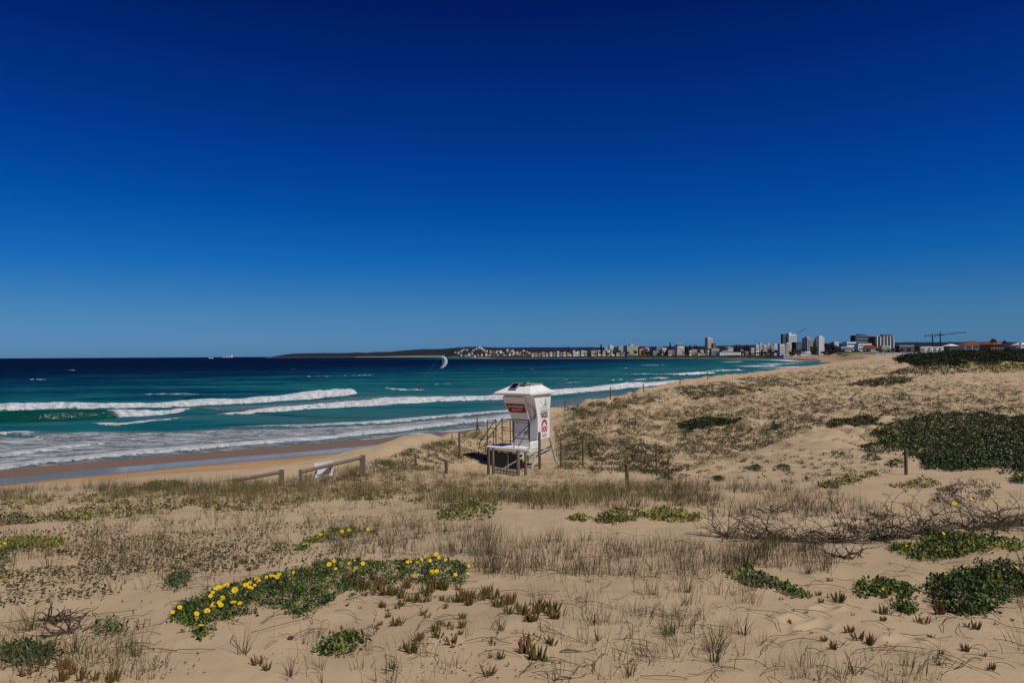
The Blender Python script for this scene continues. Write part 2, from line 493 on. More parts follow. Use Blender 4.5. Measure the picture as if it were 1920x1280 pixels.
def build_town_shore():
    th = np.linspace(-0.02, 0.44, 300); rr = np.linspace(1290, 2760, 300)
    RR, TH = np.meshgrid(rr, th, indexing='ij'); X = np.sin(TH) * RR; Y = np.cos(TH) * RR
    s = shore_dist(X, Y); Z = terrain(X, Y) + (fbm(X / 9, Y / 9, 31, 3) - .5) * 2.2 * sstep(0, 12, s) + .05
    Q, used = grid_quads(len(rr), len(th), s > -12)
    V = np.stack([X, Y, Z], -1).reshape(-1, 3)[used]; ss = s.ravel()[used]
    urb = sstep(5, 9, ss) * sstep(1500, 1560, V[:, 1]) + sstep(30, 60, ss) * (1 - sstep(1500, 1560, V[:, 1]))
    tag(np_mesh('rocky_shore', V, Q, MSAND, {'shore': np.where(V[:, 1] > 1620, ss + 26, ss), 'green': ss * 0, 'urban': urb, 'dune': ss / 30}), kind='structure')

# ---------------------------------------------------------------- the sea
def pxpoly(pts):
    """Pixels on the sea surface -> world (x, y)."""
    out = []
    for px, py in pts:
        u, h = hx(px, py); d = CAMZ / max(h, 0.3) * F
        out.append((u / F * d, d))
    return np.array(out)

#            (px, py, height, foam, foam width behind, face)
BREAK = [
    [(-90, 773, 1.15, 1.2, 5, 0), (0, 769, 1.15, 1.2, 5, 0), (160, 765, 1.1, 1.2, 5, 0), (320, 761, 1.1, 1.2, 6, 0), (480, 755, 1.2, 1.2, 7, 0), (560, 749, 1.35, 1.2, 6, 0), (640, 742, 1.45, 1.2, 4, 0), (666, 738.5, 1.4, 1.1, 2, 0), (674, 738, .5, 0, 1, .3), (720, 736, .2, 0, 1, .1)],
    [(400, 778, .1, .2, 1, .4), (430, 777, .3, .95, 1.5, .3), (500, 774.5, .55, 1.15, 2, 0), (552, 768.5, .75, 1.2, 4, 0), (604, 766, .95, 1.2, 5, 0), (708, 760.5, 1.05, 1.2, 5, 0), (812, 754, 1.1, 1.2, 5, 0), (930, 749, 1.1, 1.2, 5, 0), (1039, 740, 1.1, 1.2, 6, 0), (1156, 729.5, 1.2, 1.2, 6, 0), (1234, 722.5, 1.3, 1.2, 6, 0), (1300, 717, 1.1, 1.2, 5, 0), (1336, 714, .7, 1.1, 4, 0), (1345, 713, .2, 0, 1, 0)],
    [(-90, 795, 1.9, 0, 1, 1), (0, 792, 1.9, 0, 1, 1), (80, 790, 1.9, 0, 1, 1), (130, 788, 1.9, .06, 1, 1), (180, 786, 1.85, .10, 1, 1), (222, 784, 1.75, .06, 1, 1), (230, 781, 1.35, 1.2, 2.5, 0), (260, 780, 1.15, 1.2, 2.5, 0), (300, 777, .9, 1.2, 2.2, 0), (335, 771.5, .5, 1.15, 1.5, 0), (350, 768.5, .3, .9, 1, .3), (370, 768, .25, 0, 1, .5), (470, 775, .3, 0, 1, .5), (560, 782, .4, 0, 1, .5), (660, 783, .3, 0, 1, .4), (720, 782, .1, 0, 1, .2)],
    [(170, 792, .05, .4, 1, 0), (185, 795, .15, 1.0, 1.6, 0), (215, 796.5, .2, 1.1, 2.2, 0), (260, 793, .18, 1.05, 1.6, 0), (300, 788, .15, .9, 1.0, 0), (345, 783.5, .1, .5, .7, 0)],
    [(-60, 819, .3, 1.0, 3, .2), (0, 817, .35, 1.05, 3, .2), (22, 815, .3, 1.0, 3, .3), (40, 818, .2, .5, 2, .3), (110, 828, .15, .6, 2, .2), (170, 824, .1, .4, 2, .2)],
    [(-60, 866, .2, .9, 2, 0), (0, 857, .25, 1.0, 2.5, 0), (60, 849, .25, 1.0, 2.5, 0), (110, 841, .2, 1.0, 2, 0), (165, 835, .15, .8, 2, 0), (240, 828, .1, .5, 2, 0)],
    [(-60, 885, .22, 1.0, 2.0, 0), (0, 879, .22, 1.1, 2.6, 0), (100, 867.7, .22, 1.08, 2.6, 0), (200, 858, .22, 1.12, 2.6, 0), (287, 850, .25, 1.1, 2.6, 0), (333, 845.5, .25, 1.1, 2.6, 0), (433, 837, .25, 1.1, 2.6, 0), (533, 828, .25, 1.05, 2.8, 0), (633, 822, .3, 1.1, 3.2, 0), (708, 813, .3, 1.05, 3.2, 0), (760, 807, .3, 1.0, 3.2, 0), (865, 794, .3, 1.0, 3.2, 0), (955, 786, .3, 1.0, 3.2, 0), (1040, 772, .3, 1.0, 3, 0)],
    [(440, 803, .1, .4, 2, .1), (500, 801, .2, .7, 3, .1), (600, 799, .25, .8, 4, .1), (708, 794, .25, .85, 4, .1), (838, 783, .25, .9, 4, 0), (955, 773, .25, .9, 4, 0), (1010, 768, .2, .7, 3, 0)],
    [(640, 823, .05, .5, .6, 0), (700, 824, .05, .7, .8, 0), (760, 815, .05, .6, .8, 0), (830, 810, .06, .7, .9, 0), (880, 806, .06, .9, 1.0, 0), (935, 800, .06, .9, 1.2, 0), (1000, 790, .05, .6, 1, 0)],
    [(255, 740, .2, .2, 2, 0), (280, 739.5, .3, .75, 3, 0), (340, 738.5, .3, .7, 3, 0), (400, 738, .2, .35, 3, 0), (520, 737, .1, .2, 2, 0)],
    [(1222, 710, .2, .9, 5, 0), (1238, 710, .6, 1.2, 8, 0), (1256, 709, .3, .9, 5, 0)],
    [(1194, 713, .2, .7, 4, 0), (1205, 713, .5, 1.0, 6, 0), (1217, 711, .2, .6, 4, 0)],
    [(1160, 702, .3, .3, 4, .3), (1190, 701.5, .5, .55, 8, .2), (1268, 703.5, .5, .9, 8, 0), (1290, 703, .9, 1.1, 10, 0), (1320, 700.5, 1.1, 1.2, 14, 0), (1340, 699.5, .7, 1.0, 8, 0), (1346, 699, .1, 0, 1, 0)],
    [(1338, 696.5, .3, .6, 8, 0), (1352, 696, .9, 1.1, 14, 0), (1392, 694.5, .9, 1.1, 14, 0), (1400, 694, .2, .2, 4, 0)],
    [(1342, 710.5, .3, 1.0, 8, 0), (1358, 711, .8, 1.2, 12, 0), (1372, 708.5, .4, 1, 8, 0)],
    [(1376, 707, .3, .9, 8, 0), (1392, 707, .6, 1.1, 12, 0), (1410, 703, .4, 1.0, 10, 0), (1450, 700, .4, .9, 12, 0), (1500, 695, .4, .8, 14, 0)],
    [(1340, 691, .2, .5, 8, 0), (1350, 691, .4, .8, 10, 0), (1358, 690, .2, .5, 8, 0)],
    [(1422, 687.5, .3, .6, 14, 0), (1440, 687, .9, 1.1, 26, 0), (1464, 685, .6, 1.0, 22, 0), (1470, 684.5, .1, 0, 1, 0)],
    [(1378, 678.8, .3, .7, 20, 0), (1386, 678.6, .8, 1.1, 26, 0), (1394, 677.6, .3, .7, 20, 0)],
    [(1452, 690, .3, .7, 20, 0), (1490, 689, .6, .9, 26, 0), (1530, 687, .5, .9, 20, 0), (1562, 687, .4, .8, 14, 0)],
    [(1460, 682.5, .4, .8, 26, 0), (1490, 681.5, .6, 1.0, 30, 0), (1525, 681, .3, .7, 20, 0)],
    [(1500, 692.5, .3, .8, 14, 0), (1516, 694, .6, 1.1, 18, 0), (1535, 690, .3, .8, 12, 0)],
    [(1355, 674, .3, .8, 30, 0), (1400, 674.3, .5, 1.0, 40, 0), (1440, 674.6, .5, 1.0, 40, 0), (1470, 676.5, .4, .9, 40, 0), (1490, 678, .2, .5, 30, 0)],
    [(1226, 684.8, .3, .9, 14, 0), (1232, 684.6, .5, 1.1, 16, 0), (1238, 684.4, .3, .9, 14, 0)],
    [(718, 727, .15, .4, 1.5, 0), (735, 729, .3, .9, 3, 0), (752, 732, .25, .8, 2.5, 0)],
    [(762, 730.5, .2, .5, 2, 0), (775, 731.5, .3, .9, 3, 0), (786, 732, .2, .7, 2, 0)],
    [(1050, 719.5, .2, .35, 3, 0), (1080, 718, .3, .6, 6, 0), (1120, 716, .2, .35, 4, 0)],
]
for _x, _y, _l in ((674, 704, 4), (684, 703.4, 5), (694, 703, 5), (579, 707, 4), (597, 706.5, 3), (555, 692, 2), (820, 721, 7), (839, 720, 6), (646, 705, 3), (942, 693, 4), (997, 692.5, 6), (1163, 690, 3), (1175, 690.5, 2), (1244, 684.4, 3), (60, 712, 3), (130, 694, 3), (1062, 711, 4), (1150, 713, 4), (1165, 712, 4)):
    BREAK.append([(_x - _l, _y, .15, .4, 2, 0), (_x, _y, .45, 1.15, 7, 0), (_x + _l, _y - .3, .15, .4, 2, 0)])

ZONES = [([(-90, 818), (60, 816), (160, 806), (300, 807), (420, 801), (500, 800), (600, 798), (708, 793), (838, 782), (955, 772), (1030, 764), (1040, 776), (955, 786), (865, 794), (760, 807), (633, 822), (533, 828), (433, 838), (333, 846), (200, 859), (100, 869), (0, 880), (-90, 890)], 0.60, 5),
         ([(300, 764), (480, 757), (660, 742), (700, 741), (900, 737), (905, 743), (812, 746), (708, 752), (604, 757), (500, 771), (400, 773)], 0.40, 6),
         ([(880, 762), (1040, 746), (1200, 731), (1320, 717), (1420, 703), (1440, 708), (1330, 722), (1200, 742), (1100, 760), (960, 776)], 0.36, 8),
         ([(1400, 692), (1470, 686), (1560, 684), (1580, 690), (1500, 702), (1400, 716)], 0.42, 22)]

def poly_signed(P, x, y):
    """Distance to a polygon, positive inside."""
    n = len(P); d = np.full(x.shape, 1e12); ins = np.zeros(x.shape, bool)
    for i in range(n):
        ax, ay = P[i]; bx, by = P[(i + 1) % n]
        ex, ey = bx - ax, by - ay
        t = np.clip(((x - ax) * ex + (y - ay) * ey) / (ex * ex + ey * ey + 1e-12), 0, 1)
        d = np.minimum(d, (x - ax - t * ex) ** 2 + (y - ay - t * ey) ** 2)
        c = ((ay > y) != (by > y)) & (x < (bx - ax) * (y - ay) / (by - ay + 1e-12) + ax)
        ins ^= c
    return np.where(ins, 1, -1) * np.sqrt(d)

def build_sea():
    th = np.concatenate([np.linspace(-1.45, -0.68, 24)[:-1], np.linspace(-0.68, 0.46, 640), np.linspace(0.46, 0.7, 20)[1:]])
    rr = [40.0]
    while rr[-1] < 42000:
        r = rr[-1]
        rr.append(r + (max(0.32, r * 0.0034) if r < 420 else r * 0.008 if r < 3000 else r * 0.06))
    rr = np.array(rr)
    RR, TH = np.meshgrid(rr, th, indexing='ij')
    X = np.sin(TH) * RR; Y = np.cos(TH) * RR
    s = shore_dist(X, Y)
    keep = s < 6
    Q, used = grid_quads(len(rr), len(th), keep)
    x = X.ravel()[used]; y = Y.ravel()[used]; s = s.ravel()[used]; r = RR.ravel()[used]
    amp = np.clip(-s / 40, 0, 1) * (1 - sstep(300, 900, r))
    c1 = x * 0.62 - y * 0.78; c2 = x * 0.78 + y * 0.62
    z = (fbm(c1 / 2.6, c2 / 6.5, 5, 4) - 0.5) * 0.42 * amp + (fbm(c1 / 14, c2 / 40, 8, 2) - 0.5) * 0.7 * amp
    foam = np.zeros_like(x); face = np.zeros_like(x)
    for P, lv, soft in ZONES:
        sd = poly_signed(pxpoly(P), x, y)
        foam = np.maximum(foam, lv * sstep(-soft * 0.5, soft, sd))
    wob = (fbm(x / 5, y / 5, 40, 3) - 0.5)
    wob2 = fbm(x / 2.2, y / 2.2, 44, 3)
    for B in BREAK:
        W = pxpoly([(b[0], b[1]) for b in B]); D = np.array([b[2:] for b in B], float)
        lo = W.min(0) - 60; hi = W.max(0) + 60
        m = np.where((x > lo[0]) & (x < hi[0]) & (y > lo[1]) & (y < hi[1]))[0]
        if not len(m): continue
        bx, by = x[m], y[m]
        best = np.full(len(m), 1e9); tt = np.zeros(len(m)); par = np.zeros((len(m), D.shape[1])); endf = np.ones(len(m))
        for i in range(len(W) - 1):
            a, b = W[i], W[i + 1]; e = b - a; L = np.hypot(*e)
            t = ((bx - a[0]) * e[0] + (by - a[1]) * e[1]) / (L * L)
            tc = np.clip(t, 0, 1)
            d2 = np.hypot(bx - a[0] - tc * e[0], by - a[1] - tc * e[1])
            nrm = np.array([-e[1], e[0]]) / L          # seaward: left of the direction of travel
            sg = (bx - a[0]) * nrm[0] + (by - a[1]) * nrm[1]
            k = d2 < best
            best = np.where(k, d2, best)
            tt = np.where(k, np.where(np.abs(sg) > 1e-9, np.sign(sg) * d2, 0), tt)
            par = np.where(k[:, None], D[i] * (1 - tc[:, None]) + D[i + 1] * tc[:, None], par)
            over = np.maximum(np.where(i == 0, -t, -1), np.where(i == len(W) - 2, t - 1, -1)) * L
            endf = np.where(k, 1 - sstep(0, 2.5, over), endf)
        H, fm, fw, fc = par.T
        lw = fbm(bx / 13, by / 13, 53, 2); H = H * np.where(fm > .5, .55 + .75 * lw, 1.0); fw = fw * (.25 + .9 * lw)
        tt = tt + wob[m] * np.clip(fm, 0, 1) * np.minimum(fw, 4) * 1.1 * (1 - fc)
        front = np.maximum(1.1 * H, 0.25); back = 3.0 + 4.0 * H
        prof = sstep(0, 1, tt / front) * np.exp(-np.clip(tt - front, 0, None) ** 2 / (back ** 2))
        z[m] += H * prof * endf * (0.82 + 0.36 * wob2[m] * np.clip(fm, 0, 1))
        ff = sstep(-0.5, 0.3, tt) * (1 - sstep(front + 0.15 * fw, front + 2.4 * fw, tt)) * fm * (.80 + .40 * fbm(bx / 1.6, by / 1.6, 47, 2))
        foam[m] = np.maximum(foam[m], ff * endf)
        face[m] = np.maximum(face[m], fc * sstep(-1.5, 0.2, tt) * (1 - sstep(front * 0.9, front + 1.2, tt)) * endf)
    # thin foam lace left along the swash
    foam = np.maximum(foam, 0.50 * sstep(-9, -2, s) * (1 - sstep(300, 700, y)))
    sh = np.interp(-s, [-5, 0, 12, 60, 150, 300, 480, 900], [1.0, 0.97, 0.84, 0.78, 0.62, 0.36, 0.12, 0.0])
    z = z + 0.02 * (s > 0) * 0
    o = np_mesh('sea', np.stack([x, y, z], -1), Q, mat_sea(), {'foam': foam, 'shallow': sh, 'face': face})
    tag(o, kind='structure')

# ---------------------------------------------------------------- sky, sun, camera
SUN_EL = 55.0
SUN_AZ = math.atan2(0.77, -0.64)         # direction towards the sun, from +Y clockwise

def build_light():
    w = bpy.data.worlds.new('World'); SC.world = w; w.use_nodes = True
    t = w.node_tree; t.nodes.clear()
    out = t.nodes.new('ShaderNodeOutputWorld'); bg = t.nodes.new('ShaderNodeBackground')
    sky = t.nodes.new('ShaderNodeTexSky'); sky.sky_type = 'NISHITA'; sky.sun_disc = False
    sky.sun_elevation = R(SUN_EL); sky.sun_rotation = SUN_AZ
    sky.altitude = 0; sky.air_density = 1.0; sky.dust_density = 0.3; sky.ozone_density = 2.5
    # a polarising filter: it deepens the blue with height above the horizon
    tc = t.nodes.new('ShaderNodeTexCoord'); sep = t.nodes.new('ShaderNodeSeparateXYZ')
    t.links.new(tc.outputs['Generated'], sep.inputs[0])
    rp = t.nodes.new('ShaderNodeValToRGB'); cr = rp.color_ramp
    while len(cr.elements) < len(SKYT): cr.elements.new(0.5)
    for e, (p, c) in zip(cr.elements, SKYT):
        e.position = p; e.color = (*c, 1)
    t.links.new(sep.outputs[2], rp.inputs[0])
    mx = t.nodes.new('ShaderNodeMix'); mx.data_type = 'RGBA'; mx.blend_type = 'MULTIPLY'; mx.inputs[0].default_value = 1.0
    t.links.new(sky.outputs[0], mx.inputs[6]); t.links.new(rp.outputs[0], mx.inputs[7])
    t.links.new(mx.outputs[2], bg.inputs[0]); bg.inputs[1].default_value = 0.1
    t.links.new(bg.outputs[0], out.inputs[0])
    d = bpy.data.lights.new('sun', 'SUN'); d.energy = 3.6; d.angle = R(0.53); d.color = (1.0, 0.95, 0.86)
    o = bpy.data.objects.new('sun', d); COL.objects.link(o)
    v = Vector((math.sin(SUN_AZ) * math.cos(R(SUN_EL)), math.cos(SUN_AZ) * math.cos(R(SUN_EL)), math.sin(R(SUN_EL))))
    o.rotation_euler = v.to_track_quat('Z', 'Y').to_euler()
    c = bpy.data.cameras.new('camera'); c.sensor_width = 36; c.lens = 36 * F / 1920; c.shift_y = (HY - 640) / 1920
    c.clip_start = 0.05; c.clip_end = 90000
    co = bpy.data.objects.new('camera', c); COL.objects.link(co); co.location = (0, 0, CAMZ); co.rotation_euler = (R(90), ROLL, 0)
    SC.camera = co
    SC.view_settings.view_transform = 'Standard'; SC.view_settings.look = 'None'; SC.view_settings.exposure = 0; SC.view_settings.gamma = 1

SKYT = [(0.0, (.132, .32, .76)), (.019, (.13, .322, .75)), (.0481, (.118, .308, .64)), (.0843, (.070, .283, .62)), (.1202, (.025, .25, .65)), (.1905, (.004, .19, .605)),
        (.2579, (.003, .1408, .5576)), (.3218, (.003, .1092, .4598)), (.3816, (.003, .0817, .3986)), (.4316, (.003, .0597, .3228)), (.60, (.02, .06, .26))]
MSAND = mat_sand()
build_light()
build_ground()
build_town_shore()
build_sea()
# ---------------------------------------------------------------- shared paints
def mats():
    M = {}
    M['white'] = simple('white_gelcoat', (0.82, 0.81, 0.785), 0.5, 0.3, 0.06, 3.4, dirt=(0.47, 0.40, 0.32))
    M['roofwhite'] = simple('roof_gelcoat', (0.76, 0.755, 0.735), 0.5, 0.3, 0.05, 2.0, dirt=(0.55, 0.53, 0.49))
    M['grey'] = simple('grey_fascia', (0.30, 0.29, 0.28), 0.6, 0.3, 0.1)
    M['red'] = simple('red_sign', (0.30, 0.008, 0.012), 0.45, 0.4, 0.08)
    M['letter'] = simple('white_lettering', (0.75, 0.74, 0.72), 0.6, 0.2, 0.02)
    M['black'] = simple('black_lettering', (0.02, 0.02, 0.025), 0.6, 0.2, 0.02)
    M['ink'] = simple('grey_lettering', (0.11, 0.11, 0.115), 0.6, 0.2, 0.02)
    M['redink'] = simple('red_lettering', (0.42, 0.012, 0.05), 0.6, 0.2, 0.02)
    M['solar'] = simple('solar_cells', (0.006, 0.007, 0.013), 0.3, 0.4, 0.3, 40)
    M['steel'] = simple('dark_railing', (0.028, 0.026, 0.026), 0.5, 0.4, 0.2)
    M['galv'] = simple('galvanised_leg', (0.46, 0.46, 0.44), 0.5, 0.4, 0.15, 4, dirt=(0.26, 0.21, 0.15))
    M['wood'] = mat_timber('weathered_timber', (0.20, 0.155, 0.105), (0.09, 0.07, 0.046))
    M['woodgrey'] = mat_timber('grey_timber', (0.27, 0.225, 0.165), (0.13, 0.105, 0.075))
    M['wire'] = simple('fence_wire', (0.20, 0.175, 0.15), 0.5, 0.4, 0.2)
    M['mesh'] = simple('dark_bars_and_shadow_sheet', (0.02, 0.02, 0.021), 0.55, 0.35, 0.2)
    M['skin'] = simple('skin', (0.42, 0.24, 0.16), 0.55, 0.3, 0.05)
    M['hair'] = simple('dark_hair', (0.03, 0.022, 0.015), 0.6, 0.3, 0.2, 30)
    M['suit'] = simple('black_wetsuit', (0.012, 0.013, 0.016), 0.5, 0.35, 0.2)
    M['shirt'] = simple('pale_shirt', (0.50, 0.52, 0.53), 0.8, 0.1, 0.1)
    M['board'] = simple('surfboard', (0.62, 0.60, 0.52), 0.3, 0.4, 0.05)
    M['kite'] = simple('kite_cloth', (0.62, 0.63, 0.64), 0.6, 0.2, 0.08, 1.2)
    M['kitegreen'] = simple('kite_tip_cloth', (0.33, 0.42, 0.20), 0.6, 0.2, 0.1, 1.2)
    M['hull'] = simple('ship_hull', (0.03, 0.035, 0.05), 0.6, 0.2, 0.1)
    M['ship'] = simple('ship_white', (0.72, 0.72, 0.72), 0.6, 0.2, 0.05)
    M['sail'] = simple('sail_cloth', (0.72, 0.71, 0.68), 0.7, 0.2, 0.04)
    return M

def mat_timber(name, a, b):
    N = NT(name)
    n1 = N.noise(9, 5, 0.65, sc=(3, 3, 0.35), dist=0.6)
    n2 = N.noise(60, 3, 0.7, sc=(2, 2, 0.12))
    c = N.mix(N.rng(n1, 0.3, 0.7), a, b)
    c = N.mix(N.rng(n2, 0.45, 0.7, 0, 0.6), c, tuple(x * 0.55 for x in b))
    h = N.math('ADD', N.math('MULTIPLY', n1, 0.6), n2)
    return N.fin(c, 0.88, 0.12, N.bump(h, 0.6, 0.012))

def text_mesh(s, size, ext=0.0015, bold=0.0):
    cu = bpy.data.curves.new('lettering', 'FONT'); cu.body = s; cu.size = size; cu.extrude = ext; cu.align_x = 'CENTER'; cu.align_y = 'CENTER'
    cu.resolution_u = 3; cu.offset = bold
    o = bpy.data.objects.new('lettering', cu); COL.objects.link(o)
    dg = bpy.context.evaluated_depsgraph_get()
    me = bpy.data.meshes.new_from_object(o.evaluated_get(dg))
    bpy.data.objects.remove(o); bpy.data.curves.remove(cu)
    return me

def put_text(s, size, mat, parent, origin, ux, uy, name='lettering', bold=0.0, sx=1.0):
    """Lettering on a panel: origin is its centre, ux and uy the panel's directions."""
    me = text_mesh(s, size, bold=bold)
    ux = Vector(ux).normalized(); uy = Vector(uy).normalized(); n = ux.cross(uy).normalized()
    uy = n.cross(ux)
    Mx = Matrix.Identity(4)
    for i in range(3):
        Mx[i][0] = ux[i] * sx; Mx[i][1] = uy[i]; Mx[i][2] = n[i]; Mx[i][3] = origin[i]
    me.transform(Mx)
    me.materials.clear()
    return link_mesh(name, me, mat, parent)

# ---------------------------------------------------------------- the lifeguard tower
def build_tower(M):
    a = R(32)
    P0 = at(1008.5, 823.5, 34.5)
    t = empty('lifeguard_tower', P0, -a, 'white raised lifeguard tower with flared cabin and red sign standing in the dunes', 'lifeguard tower')
    X0, X1, Y0, Y1 = -1.38, 0.0, 0.0, 1.15
    TX0, TX1, TY0, TY1 = -1.70, 0.0, -0.34, 1.32
    zk, zt = 1.03, 2.08
    b = MB()
    b.hexa([(X0, Y0, -0.02), (X1, Y0, -0.02), (X1, Y1, -0.02), (X0, Y1, -0.02)], [(X0, Y0, zk), (X1, Y0, zk), (X1, Y1, zk), (X0, Y1, zk)])
    b.hexa([(X0, Y0, zk + .001), (X1, Y0, zk + .001), (X1, Y1, zk + .001), (X0, Y1, zk + .001)], [(TX0, TY0, zt), (TX1, TY0, zt), (TX1, TY1, zt), (TX0, TY1, zt)])
    cab = b.build('cabin', M['white'], t, bevel=0.015)
    # roof: hipped shell with a flat top and a thick rounded eave
    b = MB()
    RX0, RX1, RY0, RY1 = -1.94, 0.10, -0.84, 1.52
    b.hexa([(RX0, RY0, zt + .02), (RX1, RY0, zt + .02), (RX1, RY1, zt + .02), (RX0, RY1, zt + .02)], [(RX0 - .01, RY0 - .01, zt + .11), (RX1 + .01, RY0 - .01, zt + .11), (RX1 + .01, RY1 + .01, zt + .11), (RX0 - .01, RY1 + .01, zt + .11)])
    QX0, QX1, QY0, QY1 = -1.36, -0.34, -0.06, 0.98
    b.hexa([(RX0 - .01, RY0 - .01, zt + .111), (RX1 + .01, RY0 - .01, zt + .111), (RX1 + .01, RY1 + .01, zt + .111), (RX0 - .01, RY1 + .01, zt + .111)], [(QX0, QY0, zt + .47), (QX1, QY0, zt + .47), (QX1, QY1, zt + .47), (QX0, QY1, zt + .47)])
    roof = b.build('roof', M['roofwhite'], t, bevel=0.02)
    b = MB(); b.box((-0.85, 0.46, zt + .50), (1.12, 1.16, 0.05)); b.build('ridge_cap', M['grey'], roof, bevel=0.01)
    def slope(x, u):            # point on the front roof slope, u from eave (0) to top (1)
        return Vector((x, RY0 + (QY0 - RY0) * u, zt + .111 + .359 * u))
    def panel(c, w, l, tilt, nm):
        b = MB(); Mx = Matrix.Rotation(tilt, 3, 'X')
        b.box(c, (w, l, 0.035), Mx)
        p = b.build(nm, M['solar'], roof)
        b = MB()
        for s in (-1, 1):
            b.box(Vector(c) + Mx @ Vector((s * (w / 2 + .012), 0, 0.004)), (0.024, l + .05, 0.045), Mx)
            b.box(Vector(c) + Mx @ Vector((0, s * (l / 2 + .012), 0.004)), (w, 0.024, 0.045), Mx)
        b.build('frame', M['grey'], p)
        for sx in (.4, -.4):
            b = MB(); e = Vector(c) + Mx @ Vector((w * sx, l * .4, -.02)); b.bar(e, e - Vector((0, 0, .3)), .025); b.build('bracket', M['steel'], p)
    panel(slope(-1.05, .60) + Vector((0, 0, .10)), .36, .44, R(30), 'solar_panel')
    panel(slope(-0.66, .98) + Vector((0, 0, .10)), .26, .24, R(16), 'solar_panel')
    # roof hatch on the right slope
    def rs(y, u): return Vector((RX1 + (QX1 - RX1) * u, y, zt + .111 + .359 * u))
    nrm = (rs(1, 0) - rs(0, 0)).cross(rs(0, 1) - rs(0, 0)); nrm = nrm if nrm.z > 0 else -nrm
    b = MB(); b.prism([rs(-.1, .12), rs(1.1, .12), rs(.9, .92), rs(.1, .92)], .03, nrm); b.build('roof_hatch', M['white'], roof, bevel=.008)
    # the front window shutter, a proud box on the flared front wall
    def fw(u, z, off=0.0):     # point on the flared front wall
        k = (z - zk) / (zt - zk)
        x = (X0 + (TX0 - X0) * k) * (1 - u) + (X1 + (TX1 - X1) * k) * u
        n = Vector((0, -(zt - zk), -(-TY0))).normalized()
        return Vector((x, TY0 * k, z)) + n * off
    zb, zu = 0.97, zt - .05
    b = MB()
    f0 = [fw(-.01, zb, .005), fw(.71, zb, .005), fw(.71, zu, .005), fw(-.01, zu, .005)]
    f1 = [fw(-.01, zb, .15), fw(.71, zb, .15), fw(.71, zu, .15), fw(-.01, zu, .15)]
    b.add(f0 + f1, [(0, 1, 2, 3), (7, 6, 5, 4)] + [(i, (i + 1) % 4, 4 + (i + 1) % 4, 4 + i) for i in range(4)])
    sh = b.build('window_shutter', M['white'], t, bevel=.012)
    b = MB(); p = fw(.35, zb - .05, .10); b.box(p, (1.06, .12, .07)); b.build('ledge', M['grey'], sh, bevel=.01)
    # red sign
    n = Vector((0, -(zt - zk), TY0)).normalized()
    s0, s1 = 1.30, 1.72
    b = MB(); b.prism([fw(.035, s0, .153), fw(.66, s0, .153), fw(.68, s1, .153), fw(.02, s1, .153)], .012, n)
    sg = b.build('red_sign', M['red'], t)
    c = (fw(.35, 1.585, .168)); uy = fw(.3, 1.7) - fw(.3, 1.5); ux = Vector((1, 0, 0))
    put_text('NO LIFEGUARD', .125, M['letter'], sg, c, ux, uy, sx=.98, bold=.004)
    put_text('ON DUTY', .125, M['letter'], sg, fw(.35, 1.43, .168), ux, uy, bold=.004)
    # lettering round an arc, half hidden by the shutter
    word = 'LIFEGUARD'
    cc = fw(.70, 1.32, 0.0) + Vector((-.02, 0, -.05)); rad = .36
    for i, ch in enumerate(word[::-1]):
        w = R(-48 + i * 15.5)
        me_p = cc + Vector((math.cos(w) * rad, 0, math.sin(w) * rad))
        if me_p.z > zk:
            k = (me_p.z - zk) / (zt - zk); me_p.y = TY0 * k - .006; upv = uy
        else:
            me_p.y = -.006; upv = Vector((0, 0, 1))
        tx = (Vector((math.sin(w), 0, -math.cos(w)))); rr = Vector((math.cos(w), 0, math.sin(w)))
        if me_p.z > zk:
            tx = Vector((tx.x, TY0 / (zt - zk) * tx.z, tx.z)); rr = Vector((rr.x, TY0 / (zt - zk) * rr.z, rr.z))
        put_text(ch, .15, M['ink'], cab, me_p, tx, rr, name='arc_letter', bold=.004)
    # right wall graphics (normal +X); upper part flares only front and back, so it stays one plane
    xr = .004
    U = Vector((0, 1, 0)); V = Vector((0, 0, 1))
    def rt(s, size, y, z, mat, sx=1.0): return put_text(s, size, mat, cab, (xr, y, z), U, V, sx=sx, bold=.012)
    rt('TRACKS', .30, .60, 1.08, M['black'], .62)
    rt('000', .40, .62, .42, M['redink'], .95)
    # red telephone mark: an arc with a handset
    b = MB()
    for k in range(14):
        w0, w1 = R(8 + k * 11.7), R(8 + (k + 1) * 11.7)
        b.prism([(xr, .62 + math.cos(q) * r_, .63 + math.sin(q) * r_) for q, r_ in ((w0, .15), (w0, .27), (w1, .27), (w1, .15))], .003, (1, 0, 0))
    b.prism([(xr, .33, .62), (xr, .46, .62), (xr, .48, .70), (xr, .36, .72)], .004, (1, 0, 0))
    b.prism([(xr, .78, .62), (xr, .91, .62), (xr, .88, .72), (xr, .76, .70)], .004, (1, 0, 0))
    b.build('telephone_mark', M['redink'], cab)
    b = MB()
    for z in (.195, .145, .095):
        for k in range(9): b.box((xr, .40 + k * .052, z), (.003, .034, .028))
    b.build('fine_print', M['redink'], cab)
    b = MB(); b.box((xr, .62, 1.245), (.003, .62, .025)); b.box((xr, .60, 1.30), (.003, .70, .018))
    for k in range(12): b.box((xr, .32 + k * .052, 1.20), (.003, .03, .03))
    b.box((xr, .90, .46), (.003, .16, .014)); b.box((xr, .66, 1.36), (.003, .86, .012)); b.box((xr, .56, 1.99), (.003, .9, .014))
    b.build('rule_lines', M['ink'], cab)
    b = MB()
